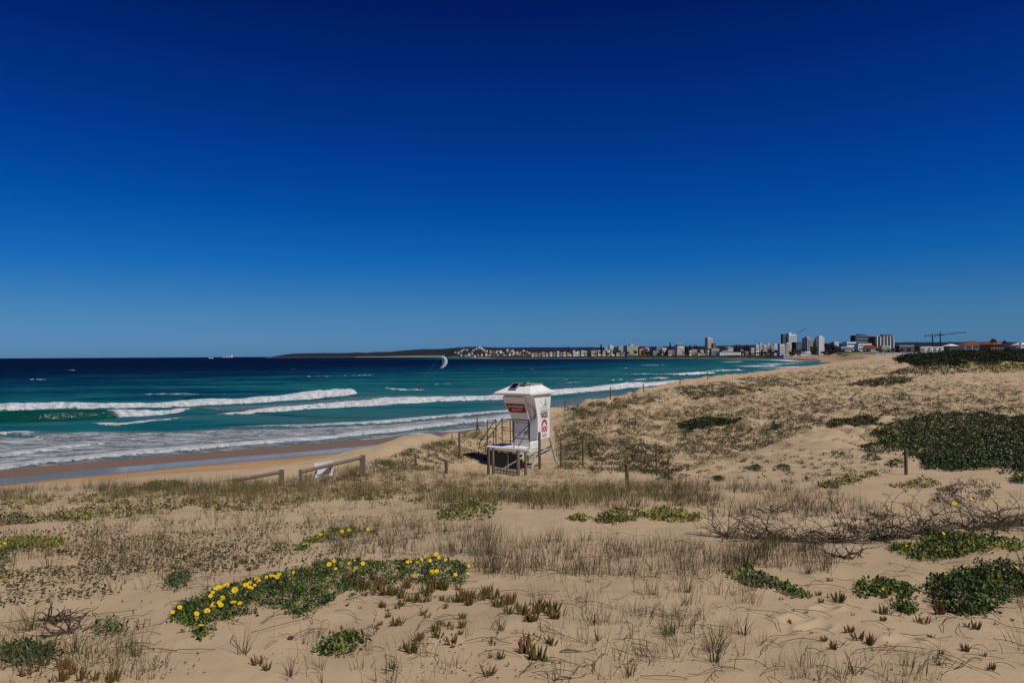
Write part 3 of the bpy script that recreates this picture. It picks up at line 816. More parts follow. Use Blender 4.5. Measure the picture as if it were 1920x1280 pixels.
    for (y0, z0, y1, z1, w) in ((.50, 1.56, .62, 1.60, .05), (.62, 1.60, .74, 1.72, .07), (.72, 1.70, .78, 1.90, .045), (.66, 1.62, .84, 1.58, .05), (.80, 1.60, .88, 1.70, .03), (.20, 1.76, .26, 1.80, .05), (.34, 1.66, .38, 1.72, .02)):
        b.bar((xr, y0, z0), (xr, y1, z1), w, .004)
    for k in range(9): b.bar((xr, .14 + k * .085, 1.455 + .02 * math.sin(k * 2.1)), (xr, .20 + k * .085, 1.49 + .02 * math.cos(k * 1.7)), .026, .004)
    b.build('surf_emblem', M['ink'], cab)
    # access door on the lower front wall
    b = MB(); b.box((-.92, -.012, .48), (.80, .024, .86)); dr = b.build('door', M['white'], t)
    b = MB()
    for k in range(16):
        q0, q1 = 2 * math.pi * k / 16, 2 * math.pi * (k + 1) / 16
        for cx in (-1.18, -1.05):
            b.bar((cx + .06 * math.cos(q0), -.026, .30 + .08 * math.sin(q0)), (cx + .06 * math.cos(q1), -.026, .30 + .08 * math.sin(q1)), .018, .004)
    b.build('red_emblem', M['redink'], dr)
    b = MB()
    for k in range(6): b.bar((-.98 + k * .06, -.026, .22 + .05 * (k % 2)), (-.94 + k * .06, -.026, .27 + .06 * ((k + 1) % 2)), .02, .004)
    b.build('scribble', M['ink'], dr)
    b = MB(); b.box((-.62, -.028, .30), (.22, .006, .14)); b.build('notice', M['grey'], dr)
    b = MB(); b.box((X0 - .0, -.016, .5), (.03, .03, .95)); b.box((-.50, -.016, .5), (.03, .03, .95)); b.box((-.94, -.016, .985), (.88, .03, .03)); b.build('frame', M['steel'], dr)
    # deck with a rounded rim
    b = MB()
    b.hexa([(-2.42, -.82, -.56), (.04, -.82, -.56), (.04, .0, -.56), (-2.42, .0, -.56)], [(-2.42, -.82, -.36), (.04, -.82, -.36), (.04, .0, -.36), (-2.42, .0, -.36)])
    b.hexa([(-2.42, .001, -.50), (-1.385, .001, -.50), (-1.385, .62, -.50), (-2.42, .62, -.50)], [(-2.42, .001, -.36), (-1.385, .001, -.36), (-1.385, .62, -.36), (-2.42, .62, -.36)])
    dk = b.build('deck', M['white'], t, bevel=.05)
    b = MB(); b.box((-.73, .06, -.18), (1.26, .10, .34)); b.build('skirt', M['white'], t, bevel=.03)
    b = MB(); b.box((0.0, -.40, -.24), (.14, .78, .40)); b.build('deck_kerb', M['white'], dk, bevel=.06)
    b = MB(); b.box((-1.75, -.25, -.352), (.5, .3, .006)); b.build('deck_hatch', M['grey'], dk)
    b = MB(); b.hexa([(-2.25, -.76, -1.95), (-.42, -.76, -1.95), (-.42, -.73, -1.95), (-2.25, -.73, -1.95)], [(-2.25, -.76, -.60), (-.42, -.76, -.66), (-.42, -.73, -.66), (-2.25, -.73, -.60)]); b.build('shadow_stand_in', M['mesh'], t)  # added dark sheet standing in for the black shadow under the deck
    # railings
    def rail(nm, posts, hs, diag=()):
        b = MB()
        for (x, y) in posts: b.tube([(x, y, -.36), (x, y, .86)], .022, 6)
        for h in hs:
            for p, q in zip(posts[:-1], posts[1:]): b.tube([(*p, -.36 + h), (*q, -.36 + h)], .018, 6)
        for p, q in diag: b.tube([p, q], .016, 6)
        b.build(nm, M['steel'], t)
    rail('railing', [(0.0, -.76), (-.86, -.76)], (1.2, .46), [((0, -.76, .80), (-.86, -.76, .02)), ((0, -.76, .66), (-.62, -.76, -.30))])
    rail('railing', [(-2.36, -.76), (-2.36, .0)], (1.2, .80, .40))
    rail('railing', [(-2.36, .56), (-1.9, .58), (-1.44, .58)], (1.2, .62, .12))
    # steep stair at the left end
    st = MB()
    for y in (-.02, .55): st.bar((-2.42, y, -.42), (-3.40, y, -1.62), .05, .14)
    for k in range(6):
        f = (k + .6) / 6; st.box((-2.42 - .98 * f, .265, -.42 - 1.2 * f), (.22, .54, .035))
    stt = st.build('stair', M['steel'], t)
    for y in (-.03, .56):
        b = MB(); b.tube([(-2.36, y, .84), (-3.34, y, -.38), (-3.42, y, -1.55)], .02, 6); b.tube([(-2.85, y, .23), (-2.9, y, -1.0)], .018, 6); b.build('handrail', M['steel'], stt)
    # legs and braces; feet reach a little into the sand
    ca, sa = math.cos(a), math.sin(a)
    def foot(x, y):
        wx = P0.x + x * ca + y * sa; wy = P0.y - x * sa + y * ca
        return tz(wx, wy) - P0.z - .12
    legs = [((0, 0.05), (0.0, -.58)), ((0, 1.12), (.12, 1.66)), ((-1.34, 1.12), (-1.5, 1.66)), ((-1.34, .05), (-1.45, -.5))]
    tops = []
    for (tx, ty), (bx, by) in legs:
        b = MB(); b.bar((tx, ty, 0.02), (bx, by, foot(bx, by)), .085, .085); b.build('leg', M['galv'], t, bevel=.006); tops.append(((tx, ty), (bx, by), foot(bx, by)))
    for x, y in ((-2.34, -.74), (-2.34, .52), (-1.2, -.74)):
        b = MB(); b.bar((x, y, -.5), (x, y, foot(x, y)), .07, .07); b.build('leg', M['galv'], t)
    def lp(i, f):
        (tx, ty), (bx, by), fz = tops[i]; return Vector((tx + (bx - tx) * f, ty + (by - ty) * f, fz * f))
    for i, f, j, g, mm in ((1, .36, 0, .80, 'galv'), (0, .36, 1, .38, 'steel'), (1, .30, 2, .75, 'galv'), (0, .55, 3, .95, 'galv'), (0, .30, 1, .42, 'galv'), (1, .40, 0, .56, 'steel')):
        b = MB(); b.bar(lp(i, f), lp(j, g), .05, .05); b.build('brace', M[mm], t)
    b = MB(); b.bar((X0, .05, -.06), (X1, .05, -.06), .07, .1); b.bar((X0, 1.1, -.06), (X1, 1.1, -.06), .07, .1); b.bar((X0 + .03, .1, -.07), (X0 + .03, 1.05, -.07), .07, .1); b.bar((-.03, .1, -.07), (-.03, 1.05, -.07), .07, .1)
    b.build('floor_frame', M['galv'], t)
    return t

# ---------------------------------------------------------------- fences
def post_shape(name, h, w, mat, parent=None, round_=True, lean=(0, 0)):
    b = MB()
    if round_:
        b.tube([(0, 0, -.25), (lean[0] * .5, lean[1] * .5, h * .5), (lean[0], lean[1], h)], [w / 2, w / 2 * .98, w / 2 * .95], 9)
    else:
        b.box((0, 0, h / 2 - .12), (w, w, h + .24))
    return b.build(name, mat, parent, bevel=.006 if not round_ else 0)

def solo_post(px, ytop, ybot, d, wpx, label, M, mat='wood', group=None):
    base = at(px, ybot, d); g = tz(base.x, base.y)
    h = (ybot - ytop) / F * d + max(-.1, base.z - g)
    o = post_shape('fence_post', h, wpx / F * d, M[mat], lean=(random.uniform(-.03, .03), random.uniform(-.02, .02)))
    o.location = (base.x, base.y, g)
    tag(o, label, 'post', group)
    return o

def wire_fence(pts, M, label, heights=(.95, .6, .28), group=None):
    """pts: (px, top row, bottom row, distance, width in pixels) of each post."""
    B = []
    for px, yt, yb, d, w in pts:
        p = at(px, yb, d); p.z = tz(p.x, p.y); B.append((p, (yb - yt) / F * d, w / F * d))
    root = empty('wire_fence', B[0][0], 0, label, 'fence', group)
    o0 = B[0][0]
    for p, h, w in B:
        o = post_shape('post', h, w, M['wood'], root, lean=(random.uniform(-.02, .02), random.uniform(-.02, .02))); o.location = p - o0
    for f in heights:
        b = MB()
        for (p, h, w), (q, h2, w2) in zip(B[:-1], B[1:]):
            mid = (p + Vector((0, 0, h * f)) + q + Vector((0, 0, h2 * f))) / 2 - o0 - Vector((0, 0, .03))
            b.tube([p - o0 + Vector((0, 0, h * f)), mid, q - o0 + Vector((0, 0, h2 * f))], .006, 4, False)
        b.build('wire', M['wire'], root)
    return root

def build_fences(M):
    wire_fence([(1012, 809, 879, 32.3, 5.2), (1052, 831, 877, 32.6, 3.6), (1093, 821, 875, 33, 3.2), (1231.5, 835, 896, 30, 3.4), (1699, 838, 888, 27, 6.2)], M,
               'long dune fence of thin timber posts and wire running right from the tower', (.93, .62, .30))
    wire_fence([(862, 821, 868, 35.5, 4.2), (837, 862, 888, 27.5, 6.5)], M, 'short wire fence between two timber posts left of the tower', (.9, .5))
    wire_fence([(1060, 763, 778, 63, 2.0), (1144.5, 744, 767, 74, 2.4), (1207, 727, 744, 88, 1.8), (1275, 714, 727, 102, 1.8), (1327, 709, 722, 118, 1.5)], M,
               'distant row of pale fence posts along the seaward dune crest', (.9, .5))
    solo_post(779.6, 850, 877, 30, 4.2, 'short grey post standing alone in sand beside the rail fence slope', M)
    solo_post(848, 812, 831, 39, 2.0, 'thin pale stake on the dune crest left of the tower', M, 'woodgrey')
    solo_post(1176.5, 869, 917, 24.5, 7.6, 'thick timber post standing alone in the grass right of the tower', M)
    # the timber barrier rails
    def rail_fence(P, M, label, names):
        B = []
        for px, yt, yb, d, w in P:
            p = at(px, yb, d); p.z = tz(p.x, p.y) - .02; B.append((p, at(px, yt, d).z - p.z, w / F * d))
        root = empty('rail_fence', B[0][0], 0, label, 'fence', 'timber rail fences above the beach'); o0 = B[0][0]
        for (p, h, w), k in zip(B, names):
            if k:
                o = post_shape('post', h, w, M['woodgrey'], root, False); o.location = p - o0
        b = MB()
        for (p, h, w), (q, h2, w2) in zip(B[:-1], B[1:]):
            b.tube([p - o0 + Vector((0, 0, h - .07)), q - o0 + Vector((0, 0, h2 - .07))], .058, 9)
        b.build('rail', M['woodgrey'], root)
        return root, B
    rail_fence([(206, 915, 923, 19.6, 9), (300, 908, 915, 20.5, 5), (398, 903, 911, 21.2, 7), (528, 880, 908, 22.0, 8)], M, 'timber rail sloping down into the grass above the beach, leftmost barrier', (1, 0, 1, 1))
    r2, B = rail_fence([(564, 880, 905, 22.0, 6), (680, 853, 884, 24.0, 9.5)], M, 'timber barrier rail with the white notice board hanging on it', (1, 1))
    # the white board seen from behind
    d = 22.9; c = at(607, 882, d); s = d / F
    t = empty('notice_board', (c.x, c.y - .10, c.z), R(8), 'white notice board seen from behind on the timber barrier rail', 'sign')
    b = MB(); w, h = 33 * s, 23 * s
    b.prism([(-w / 2, .17, -h / 2 - .03), (w / 2, .17, -h / 2 + .03), (w / 2, .17, h / 2 + .10), (-w / 2, .17, h / 2 + .04)], .02, (0, 1, 0)); b.build('panel', M['white'], t)
    for x in (-w / 2 + .02, w / 2 - .02):
        b = MB(); b.box((x, .165, .04 + .05 * x / w), (.045, .03, h + .08)); b.build('batten', M['white'], t)
    b = MB(); b.bar((-w / 2 + .08, .16, -.13), (w / 2 - .08, .16, -.07), .03, .02); b.build('slot', M['grey'], t)
    for x, z in ((-w / 2 + .06, -.02), (w / 2 - .06, .03)):
        b = MB(); b.box((x, .10, z), (.05, .14, .05)); b.build('clamp', M['steel'], t)
    # gate beside the tower
    d = 29.6
    gl, gr = at(925, 889, 29.8), at(971.5, 897, 29.2)
    root = empty('gate', gl, 0, 'dark barred track gate between thick timber posts in front of the tower', 'gate'); z0 = tz(gl.x, gl.y)
    for (p, yt, yb, w) in ((gl, 838.5, 889, 6.5), (gr, 844.5, 897, 7.6)):
        h = (yb - yt) / F * p.y
        o = post_shape('post', h, w / F * p.y, M['woodgrey'], root); o.location = p - gl
    v = gr - gl; v.z = 0
    lo = .10; top = (889 - 843) / F * 29.6
    drop = (gr.z - gl.z)
    b = MB()
    n = 15
    for k in range(n + 1):
        f = .06 + .88 * k / n; q = v * f
        b.tube([q + Vector((0, 0, lo + drop * f)), q + Vector((0, 0, top + drop * f * .7))], .017, 5)
    b.build('bars', M['mesh'], root)
    b = MB()
    for hh, dd in ((lo, 1.0), (lo + .12, 1.0), (top, .7), (top - .10, .7)):
        b.bar(v * .05 + Vector((0, 0, hh + drop * .05 * dd)), v * .95 + Vector((0, 0, hh + drop * .95 * dd)), .028, .028)
    for f in (.05, .95): b.bar(v * f + Vector((0, 0, lo + drop * f)), v * f + Vector((0, 0, top + drop * f * .7)), .03, .03)
    b.build('gate_frame', M['mesh'], root)
    b = MB(); p0 = at(931, 886, 29.9); p1 = at(990.5, 850.5, 30.6); b.tube([p0 - gl, p1 - gl], .032, 7); b.build('brace', M['galv'], root)
    solo_post(916, 837.5, 888, 30.6, 6.0, 'weathered timber post just left of the dark gate', M, 'wood', None)
    solo_post(985.5, 847, 893, 29.8, 5.4, 'weathered timber post just right of the dark gate, in front of the tower legs', M, 'woodgrey', None)

# ---------------------------------------------------------------- people
def body(name, J, parts, parent, M, mat):
    """One skinned body. J: joint -> (x, y, z, radius); parts: edges."""
    keys = list(J)
    me = bpy.data.meshes.new(name)
    me.from_pydata([J[k][:3] for k in keys], [(keys.index(a), keys.index(b)) for a, b in parts], [])
    o = link_mesh(name, me, mat, parent)
    me.skin_vertices.new() if hasattr(me.skin_vertices, 'new') else None
    m = o.modifiers.new('skin', 'SKIN')
    if not me.skin_vertices:
        return o
    for i, k in enumerate(keys):
        sv = me.skin_vertices[0].data[i]
        r = J[k][3]; r = r if hasattr(r, '__len__') else (r, r)
        sv.radius = r; sv.use_root = (k == 'pelvis')
    m.use_smooth_shade = True
    s = o.modifiers.new('sub', 'SUBSURF'); s.levels = 1; s.render_levels = 1
    return o

def human(root, J, M, skin='skin', shirt=None, legs=None, hair='hair'):
    E = [('pelvis', 'waist'), ('waist', 'chest'), ('chest', 'neck'), ('neck', 'head'), ('head', 'crown')]
    for s in 'lr':
        E += [('chest', s + 'sh'), (s + 'sh', s + 'el'), (s + 'el', s + 'wr'), (s + 'wr', s + 'palm'), ('pelvis', s + 'hip'), (s + 'hip', s + 'kn'), (s + 'kn', s + 'an'), (s + 'an', s + 'toe')]
        w = Vector(J[s + 'wr'][:3]); p = Vector(J[s + 'palm'][:3]); d = (p - w).normalized()
        side = d.cross(Vector((0, 1, 0))); side = side.normalized() if side.length > .1 else Vector((1, 0, 0))
        for k, (off, ln) in enumerate(((-.03, .065), (-.01, .08), (.01, .085), (.03, .07))):
            nm = f'{s}f{k}'; q = p + side * off + d * ln * .5; e = p + side * off + d * ln + Vector((0, -.012, 0))
            J[nm] = (*q, .009); J[nm + 'e'] = (*e, .007); E += [(s + 'palm', nm), (nm, nm + 'e')]
        q = w.lerp(p, .6) + side * -.05; J[s + 'th'] = (*q, .01); J[s + 'the'] = (*(q + d * .04), .008); E += [(s + 'palm', s + 'th'), (s + 'th', s + 'the')]
    b = body('person_body', J, E, root, M, M[skin])
    def cloth(nm, keys, edges, mat, g):
        body(nm, {k: (*J[k][:3], tuple(x + g for x in (J[k][3] if hasattr(J[k][3], '__len__') else (J[k][3],) * 2))) for k in keys}, edges, root, M, mat)
    if shirt: cloth('shirt', ['pelvis', 'waist', 'chest', 'lsh', 'rsh', 'lel', 'rel'], [('pelvis', 'waist'), ('waist', 'chest'), ('chest', 'lsh'), ('chest', 'rsh'), ('lsh', 'lel'), ('rsh', 'rel')], M[shirt], .012)
    if legs: cloth('trousers', ['waist', 'pelvis', 'lhip', 'rhip', 'lkn', 'rkn', 'lan', 'ran'], [('waist', 'pelvis'), ('pelvis', 'lhip'), ('pelvis', 'rhip'), ('lhip', 'lkn'), ('rhip', 'rkn'), ('lkn', 'lan'), ('rkn', 'ran')], M[legs], .010)
    h = Vector(J['head'][:3])
    hm = bpy.data.meshes.new('hair'); bm = bmesh.new(); bmesh.ops.create_uvsphere(bm, u_segments=14, v_segments=10, radius=1)
    for v in list(bm.verts):
        v.co = Vector((v.co.x * .088, v.co.y * .10, v.co.z * .115))
    bmesh.ops.delete(bm, geom=[v for v in bm.verts if v.co.z < -.03 or (v.co.y < -.05 and v.co.z < .05)], context='VERTS')
    bm.to_mesh(hm); bm.free()
    ho = link_mesh('hair', hm, M[hair], root); ho.location = h + Vector((0, .008, .035))
    # face: nose, eyes and mouth on the -Y side
    for nm, c, sz in (('nose', (0, -.098, 0), (.022, .03, .035)), ('mouth', (0, -.088, -.045), (.045, .012, .01)), ('eye', (-.032, -.088, .022), (.022, .012, .012)), ('eye', (.032, -.088, .022), (.022, .012, .012)), ('ear', (-.085, 0, 0), (.02, .04, .06)), ('ear', (.085, 0, 0), (.02, .04, .06))):
        f = MB(); f.box(h + Vector(c), sz); f.build(nm, M['hair' if nm == 'eye' else skin], root)
    return b

def standing(step=.0):
    J = {'pelvis': (0, 0, .92, (.15, .11)), 'waist': (0, 0, 1.08, (.13, .10)), 'chest': (0, -.01, 1.32, (.15, .11)), 'neck': (0, -.02, 1.50, .055), 'head': (0, -.04, 1.61, (.075, .09)), 'crown': (0, -.03, 1.70, (.06, .07))}
    for s, sg in (('l', -1), ('r', 1)):
        J[s + 'sh'] = (sg * .19, 0, 1.43, .058); J[s + 'el'] = (sg * .25, .03 + sg * step * .12, 1.15, .044); J[s + 'wr'] = (sg * .26, -.06 + sg * step * .22, .92, .030); J[s + 'palm'] = (sg * .26, -.08 + sg * step * .25, .85, .032)
        J[s + 'hip'] = (sg * .10, -sg * step * .03, .84, .088); J[s + 'kn'] = (sg * .10, -.04 - sg * step * .22, .48, .060); J[s + 'an'] = (sg * .10, -sg * step * .34 + .03, .085, .042); J[s + 'toe'] = (sg * .11, -.15 - sg * step * .34, .035, .035)
    return J

def build_people(M):
    # walker at the water's edge
    p = at(895.5, 811, 92); z = tz(p.x, p.y)
    r = empty('person', (p.x, p.y, z), R(-58), 'person in pale shirt and dark trousers walking along the wet sand near the water', 'person')
    J = standing(.75)
    J['lan'] = (-.10, .52, .30, .042); J['ltoe'] = (-.11, .56, .15, .035); J['lkn'] = (-.10, .12, .48, .060)
    human(r, J, M, shirt='shirt', legs='suit')
    # kitesurfer on a board, leaning back against the pull
    p = at(785, 733, 207)
    r = empty('person', (p.x, p.y, .25), R(60), 'person in black wetsuit kitesurfing on the wave, leaning back', 'person')
    J = standing(.35)
    for k in ('waist', 'chest', 'neck', 'head', 'crown', 'lsh', 'rsh', 'lel', 'rel', 'lwr', 'rwr', 'lpalm', 'rpalm'):
        v = J[k]; J[k] = (v[0], v[1] + (v[2] - .92) * .45, v[2] - .10, v[3])
    for s, sg in (('l', -1), ('r', 1)):
        J[s + 'el'] = (sg * .22, -.02, 1.12, .044); J[s + 'wr'] = (sg * .16, -.22, 1.22, .03); J[s + 'palm'] = (sg * .15, -.29, 1.25, .032)
        J[s + 'kn'] = (sg * .22, -.14, .52, .06); J[s + 'an'] = (sg * .30, -.04, .09, .042); J[s + 'toe'] = (sg * .32, -.19, .05, .035); J[s + 'hip'] = (sg * .10, 0, .80, .088)
    human(r, J, M, shirt='suit', legs='suit')
    b = MB(); b.prism([(-.72 + .1 * abs(k), 0, 0) for k in ()] or [(-.70, -.12, 0), (-.5, -.21, 0), (.5, -.21, 0), (.70, -.12, 0), (.70, .12, 0), (.5, .21, 0), (-.5, .21, 0), (-.70, .12, 0)], .03, (0, 0, -1))
    o = b.build('kiteboard', M['board']); o.location = (p.x, p.y, .26); o.rotation_euler = (R(-12), R(4), R(60)); tag(o, 'twin tip kiteboard under the feet of the kitesurfer', 'board')
    # surfer lying on a board behind the first breaker
    p = at(452, 752, 163)
    r = empty('person', (p.x, p.y, .30), R(150), 'person in black wetsuit lying on a surfboard just below the outer breaker', 'person')
    J = standing(.05)
    K = {}
    for k, v in J.items(): K[k] = (v[0], -(v[2] - .9), .16 + v[1] * .6, v[3])
    K['neck'] = (0, -.60, .24, .055); K['head'] = (0, -.70, .36, (.075, .09)); K['crown'] = (0, -.71, .45, (.06, .07)); K['chest'] = (0, -.42, .20, (.15, .11))
    for s, sg in (('l', -1), ('r', 1)):
        K[s + 'sh'] = (sg * .19, -.52, .20, .058); K[s + 'el'] = (sg * .34, -.70, .16, .044); K[s + 'wr'] = (sg * .32, -.92, .06, .03); K[s + 'palm'] = (sg * .31, -1.0, .02, .032)
    human(r, K, M, shirt='suit', legs='suit')
    b = MB(); prof = [(-1.0, .10), (-.8, .20), (-.3, .26), (.3, .26), (.8, .18), (1.05, .05)]
    b.prism([(w, -y, 0) for y, w in prof] + [(-w, -y, 0) for y, w in prof[::-1]], .06, (0, 0, 1))
    o = b.build('surfboard', M['board'], bevel=.015); o.location = (p.x, p.y, .29); o.rotation_euler = (0, 0, R(150)); tag(o, 'cream surfboard carrying the lying surfer', 'surfboard')

def build_kite(M):
    d = 214.0
    outer = [(826, 669), (830, 668.2), (834, 669), (836.6, 671.5), (838.2, 675), (838.6, 678.5), (837.6, 682), (835.6, 685.2), (832.5, 688), (829, 689.8), (825, 690.6)]
    inner = [(823, 670.4), (826, 670.2), (828.2, 671.2), (829.3, 673.5), (829.9, 676), (830, 679), (829.7, 681.8), (829.1, 684.5), (828, 687), (826.5, 689), (824.6, 690.4)]
    o0 = at(830, 680, d)
    root = empty('kite', o0, 0, 'white crescent kitesurfing kite flying low above the dark blue sea', 'kite')
    V = []; rows = 5
    for j in range(rows):
        f = j / (rows - 1)
        for (a, b2) in zip(outer, inner):
            px = a[0] * (1 - f) + (b2[0] - 1.0) * f; py = a[1] * (1 - f) + b2[1] * f
            p = at(px, py, d + 0.9 * f - .5 * math.sin(math.pi * f)) - o0
            V.append(p)
    n = len(outer); b = MB(); fs = []
    b.v = [tuple(v) for v in V]
    for j in range(rows - 1):
        for i in range(n - 1):
            b.f.append([j * n + i, j * n + i + 1, (j + 1) * n + i + 1, (j + 1) * n + i]); b.mi.append(1 if i > n - 4 and j > 0 else 0)
    o = b.build('canopy', [M['kite'], M['kitegreen']], root, smooth=True)
    m = o.modifiers.new('cloth', 'SOLIDIFY'); m.thickness = .02
    b = MB(); b.tube(V[:n], [.05] + [.11] * (n - 2) + [.05], 8); b.build('leading_edge', M['kite'], root, smooth=True)
    for i in (2, 4, 6, 8):
        b = MB(); b.tube([V[j * n + i] for j in range(rows)], .05, 6); b.build('strut', M['kite'], root, smooth=True)
    b = MB(); bar = at(784, 724.5, 206.4) - o0
    for i in (0, n - 1):
        b.tube([V[i], bar], .006, 4); b.tube([V[(rows - 1) * n + i], bar], .006, 4)
    b.build('lines', M['steel'], root)
    b = MB(); b.bar(bar - Vector((.25, 0, 0)), bar + Vector((.25, 0, 0)), .035); b.build('control_bar', M['steel'], root)

def build_boats(M):
    def ship(px, d, L, label, cargo):
        p = at(px, 671, d); root = empty('ship', (p.x, p.y, 0), R(8), label, 'ship', 'ships on the horizon')
        b = MB(); h = L * .085; w = L * .16
        b.hexa([(-L / 2 + L * .03, -w / 2, -1), (L / 2 - L * .07, -w / 2, -1), (L / 2 - L * .07, w / 2, -1), (-L / 2 + L * .03, w / 2, -1)], [(-L / 2, -w / 2, h), (L / 2, -w * .2, h * 1.25), (L / 2, w * .2, h * 1.25), (-L / 2, w / 2, h)])
        b.build('hull', M['hull' if cargo else 'ship'], root)
        b = MB(); b.box((-L * .34 if not cargo else L * .36, 0, h * 1.9), (L * .18, w * .8, h * 1.9)); b.box((-L * .34 if not cargo else L * .36, 0, h * 3.1), (L * .10, w * .6, h * .6)); wh = b.build('wheelhouse', M['ship'], root)
        b = MB(); b.box((-L * .36 if not cargo else L * .38, 0, h * 3.7), (L * .04, w * .25, h * .8)); b.build('funnel', M['hull'], wh)
        if cargo:
            b = MB(); b.box((-L * .12, 0, h * 1.25), (L * .66, w * .75, h * .55)); b.build('deck_cargo', M['ship'], root)
            b = MB(); b.tube([(-L * .1, 0, h), (-L * .1, 0, h * 3.2)], L * .006, 5); b.tube([(L * .12, 0, h), (L * .12, 0, h * 3.2)], L * .006, 5); b.build('mast', M['ship'], root)
        else:
            b = MB(); b.tube([(L * .1, 0, h), (L * .1, 0, h * 3)], L * .008, 5); b.build('mast', M['ship'], root)
    ship(396, 5200, 34, 'small white ship at the horizon, left of the longer one', False)
    ship(427, 5400, 82, 'long low dark ship with white superstructure at its right end on the horizon', True)

MAT = mats()
build_tower(MAT)
build_fences(MAT)
build_people(MAT)
build_kite(MAT)
build_boats(MAT)
# ---------------------------------------------------------------- vegetation
def mat_leaf(name, rough=0.6, spec=0.25, var=0.25, trans=0.0):
    N = NT(name)
    c = N.attr('tint', True)
    n = N.noise(3.0, 3)
    c2 = N.mix(N.rng(n, 0.3, 0.7, 0, 1), c, (0, 0, 0)) if False else c
    hs = N.n('HueSaturation'); N.t.links.new(c2, hs.inputs['Color'])
    N.t.links.new(N.rng(n, 0.25, 0.75, 1 - var, 1 + var), hs.inputs['Value'])
    return N.fin(hs.outputs[0], rough, spec)

LEAF = mat_leaf('plant_leaf')
GRASSM = mat_leaf('dune_grass_blade', 0.7, 0.15)
TWIG = mat_leaf('dry_twig', 0.85, 0.1)
PETAL = simple('yellow_petal', (0.74, 0.50, 0.015), 0.6, 0.15, 0.12, 40)
EYE = simple('flower_eye', (0.50, 0.22, 0.01), 0.8, 0.1, 0.2, 60)

def ribbons(P, width, tint, taper=True, seg=4):
    """P: (n, seg+1, 3) centre lines. Returns V, Q, tint for flat blades facing sideways."""
    n, k, _ = P.shape
    t = P[:, -1] - P[:, 0]
    ang = RNG.uniform(0, 2 * np.pi, n)
    s = np.stack([np.cos(ang), np.sin(ang), np.zeros(n)], 1)
    w = np.linspace(1, 0.12 if taper else 1, k)[None, :, None]
    off = s[:, None] * (np.asarray(width).reshape(-1, 1, 1) * 0.5) * w
    V = np.stack([P - off, P + off], 2)            # n, k, 2, 3
    base = (np.arange(n) * k * 2)[:, None]
    i = np.arange(k - 1)[None] * 2
    Q = np.stack([base + i, base + i + 1, base + i + 3, base + i + 2], -1).reshape(-1, 4)
    T = np.repeat(tint, k * 2, 0)
    return V.reshape(-1, 3), Q, T

def blades(base, h, lean, az, droop, seg=4):
    """Centre lines of curved blades."""
    n = len(base); u = np.linspace(0, 1, seg + 1)[None]
    a = lean[:, None] + droop[:, None] * u ** 1.5
    dl = h[:, None] / seg
    dr = np.cumsum(np.sin(a) * dl, 1) - np.sin(a[:, :1]) * dl
    dz = np.cumsum(np.cos(a) * dl, 1) - np.cos(a[:, :1]) * dl
    P = np.empty((n, seg + 1, 3))
    P[..., 0] = base[:, None, 0] + np.cos(az)[:, None] * dr
    P[..., 1] = base[:, None, 1] + np.sin(az)[:, None] * dr
    P[..., 2] = base[:, None, 2] + dz
    return P

def tint_mix(n, cols, var=0.2):
    c = np.array(cols)[RNG.integers(0, len(cols), n)]
    return np.clip(c * RNG.uniform(1 - var, 1 + var, (n, 1)), 0, 1)

DRY = [(0.118, 0.092, 0.040), (0.082, 0.064, 0.028), (0.18, 0.142, 0.070), (0.060, 0.049, 0.022), (0.075, 0.072, 0.026)]
DRY2 = [(0.22, 0.17, 0.075), (0.14, 0.11, 0.045), (0.29, 0.23, 0.11), (0.09, 0.074, 0.032), (0.16, 0.14, 0.05)]
OLIVE = [(0.115, 0.105, 0.042), (0.085, 0.085, 0.03), (0.15, 0.125, 0.055), (0.19, 0.155, 0.08)]
GREY = [(0.17, 0.16, 0.115), (0.125, 0.13, 0.09), (0.20, 0.17, 0.11)]

def tuft_arrays(C, nbl, h, spread, cols, width=0.005, stiff=1.0):
    """C: (m,3) tuft centres; returns ribbon arrays for all their blades."""
    m = len(C); nb = RNG.poisson(nbl, m).clip(2); idx = np.repeat(np.arange(m), nb); n = len(idx)
    az = RNG.uniform(0, 2 * np.pi, n); r = np.abs(RNG.normal(0, spread, n))
    B = C[idx].copy(); B[:, 0] += np.cos(az) * r; B[:, 1] += np.sin(az) * r
    B[:, 2] = terrain_fast(B[:, 0], B[:, 1]) - 0.01
    hh = np.asarray(h)
    hh = (hh[idx] if hh.ndim else np.full(n, float(hh))) * RNG.uniform(0.45, 1.12, n)
    lean = np.abs(RNG.normal(0.12, 0.20, n)) / stiff; droop = np.abs(RNG.normal(0.5, 0.45, n)) / stiff
    P = blades(B, hh, lean, az + RNG.normal(0, .5, n), droop)
    tt = tint_mix(m, cols)[idx] * RNG.uniform(.8, 1.2, (n, 1))
    return ribbons(P, np.full(n, width) * RNG.uniform(.7, 1.2, n), tt)

def join(parts):
    V = []; Q = []; T = []; n = 0
    for v, q, t in parts:
        V.append(v); Q.append(q + n); T.append(t); n += len(v)
    return np.concatenate(V), np.concatenate(Q), np.concatenate(T)

def ell(px, py, rx, ry, n):
    a = RNG.uniform(0, 2 * np.pi, n); r = np.sqrt(RNG.uniform(0, 1, n))
    return np.stack([px + rx * r * np.cos(a), py + ry * r * np.sin(a)], 1)

def in_poly(P, n):
    P = np.array(P, float); out = []
    lo, hi = P.min(0), P.max(0)
    while sum(map(len, out)) < n:
        q = RNG.uniform(lo, hi, (n * 2, 2))
        out.append(q[poly_signed(P, q[:, 0], q[:, 1]) > 0])
    return np.concatenate(out)[:n]

def to_ground(pp, rmax=900):
    g = ground(pp[:, 0], pp[:, 1])
    return g[~np.isnan(g[:, 0]) & (g[:, 1] < rmax)]

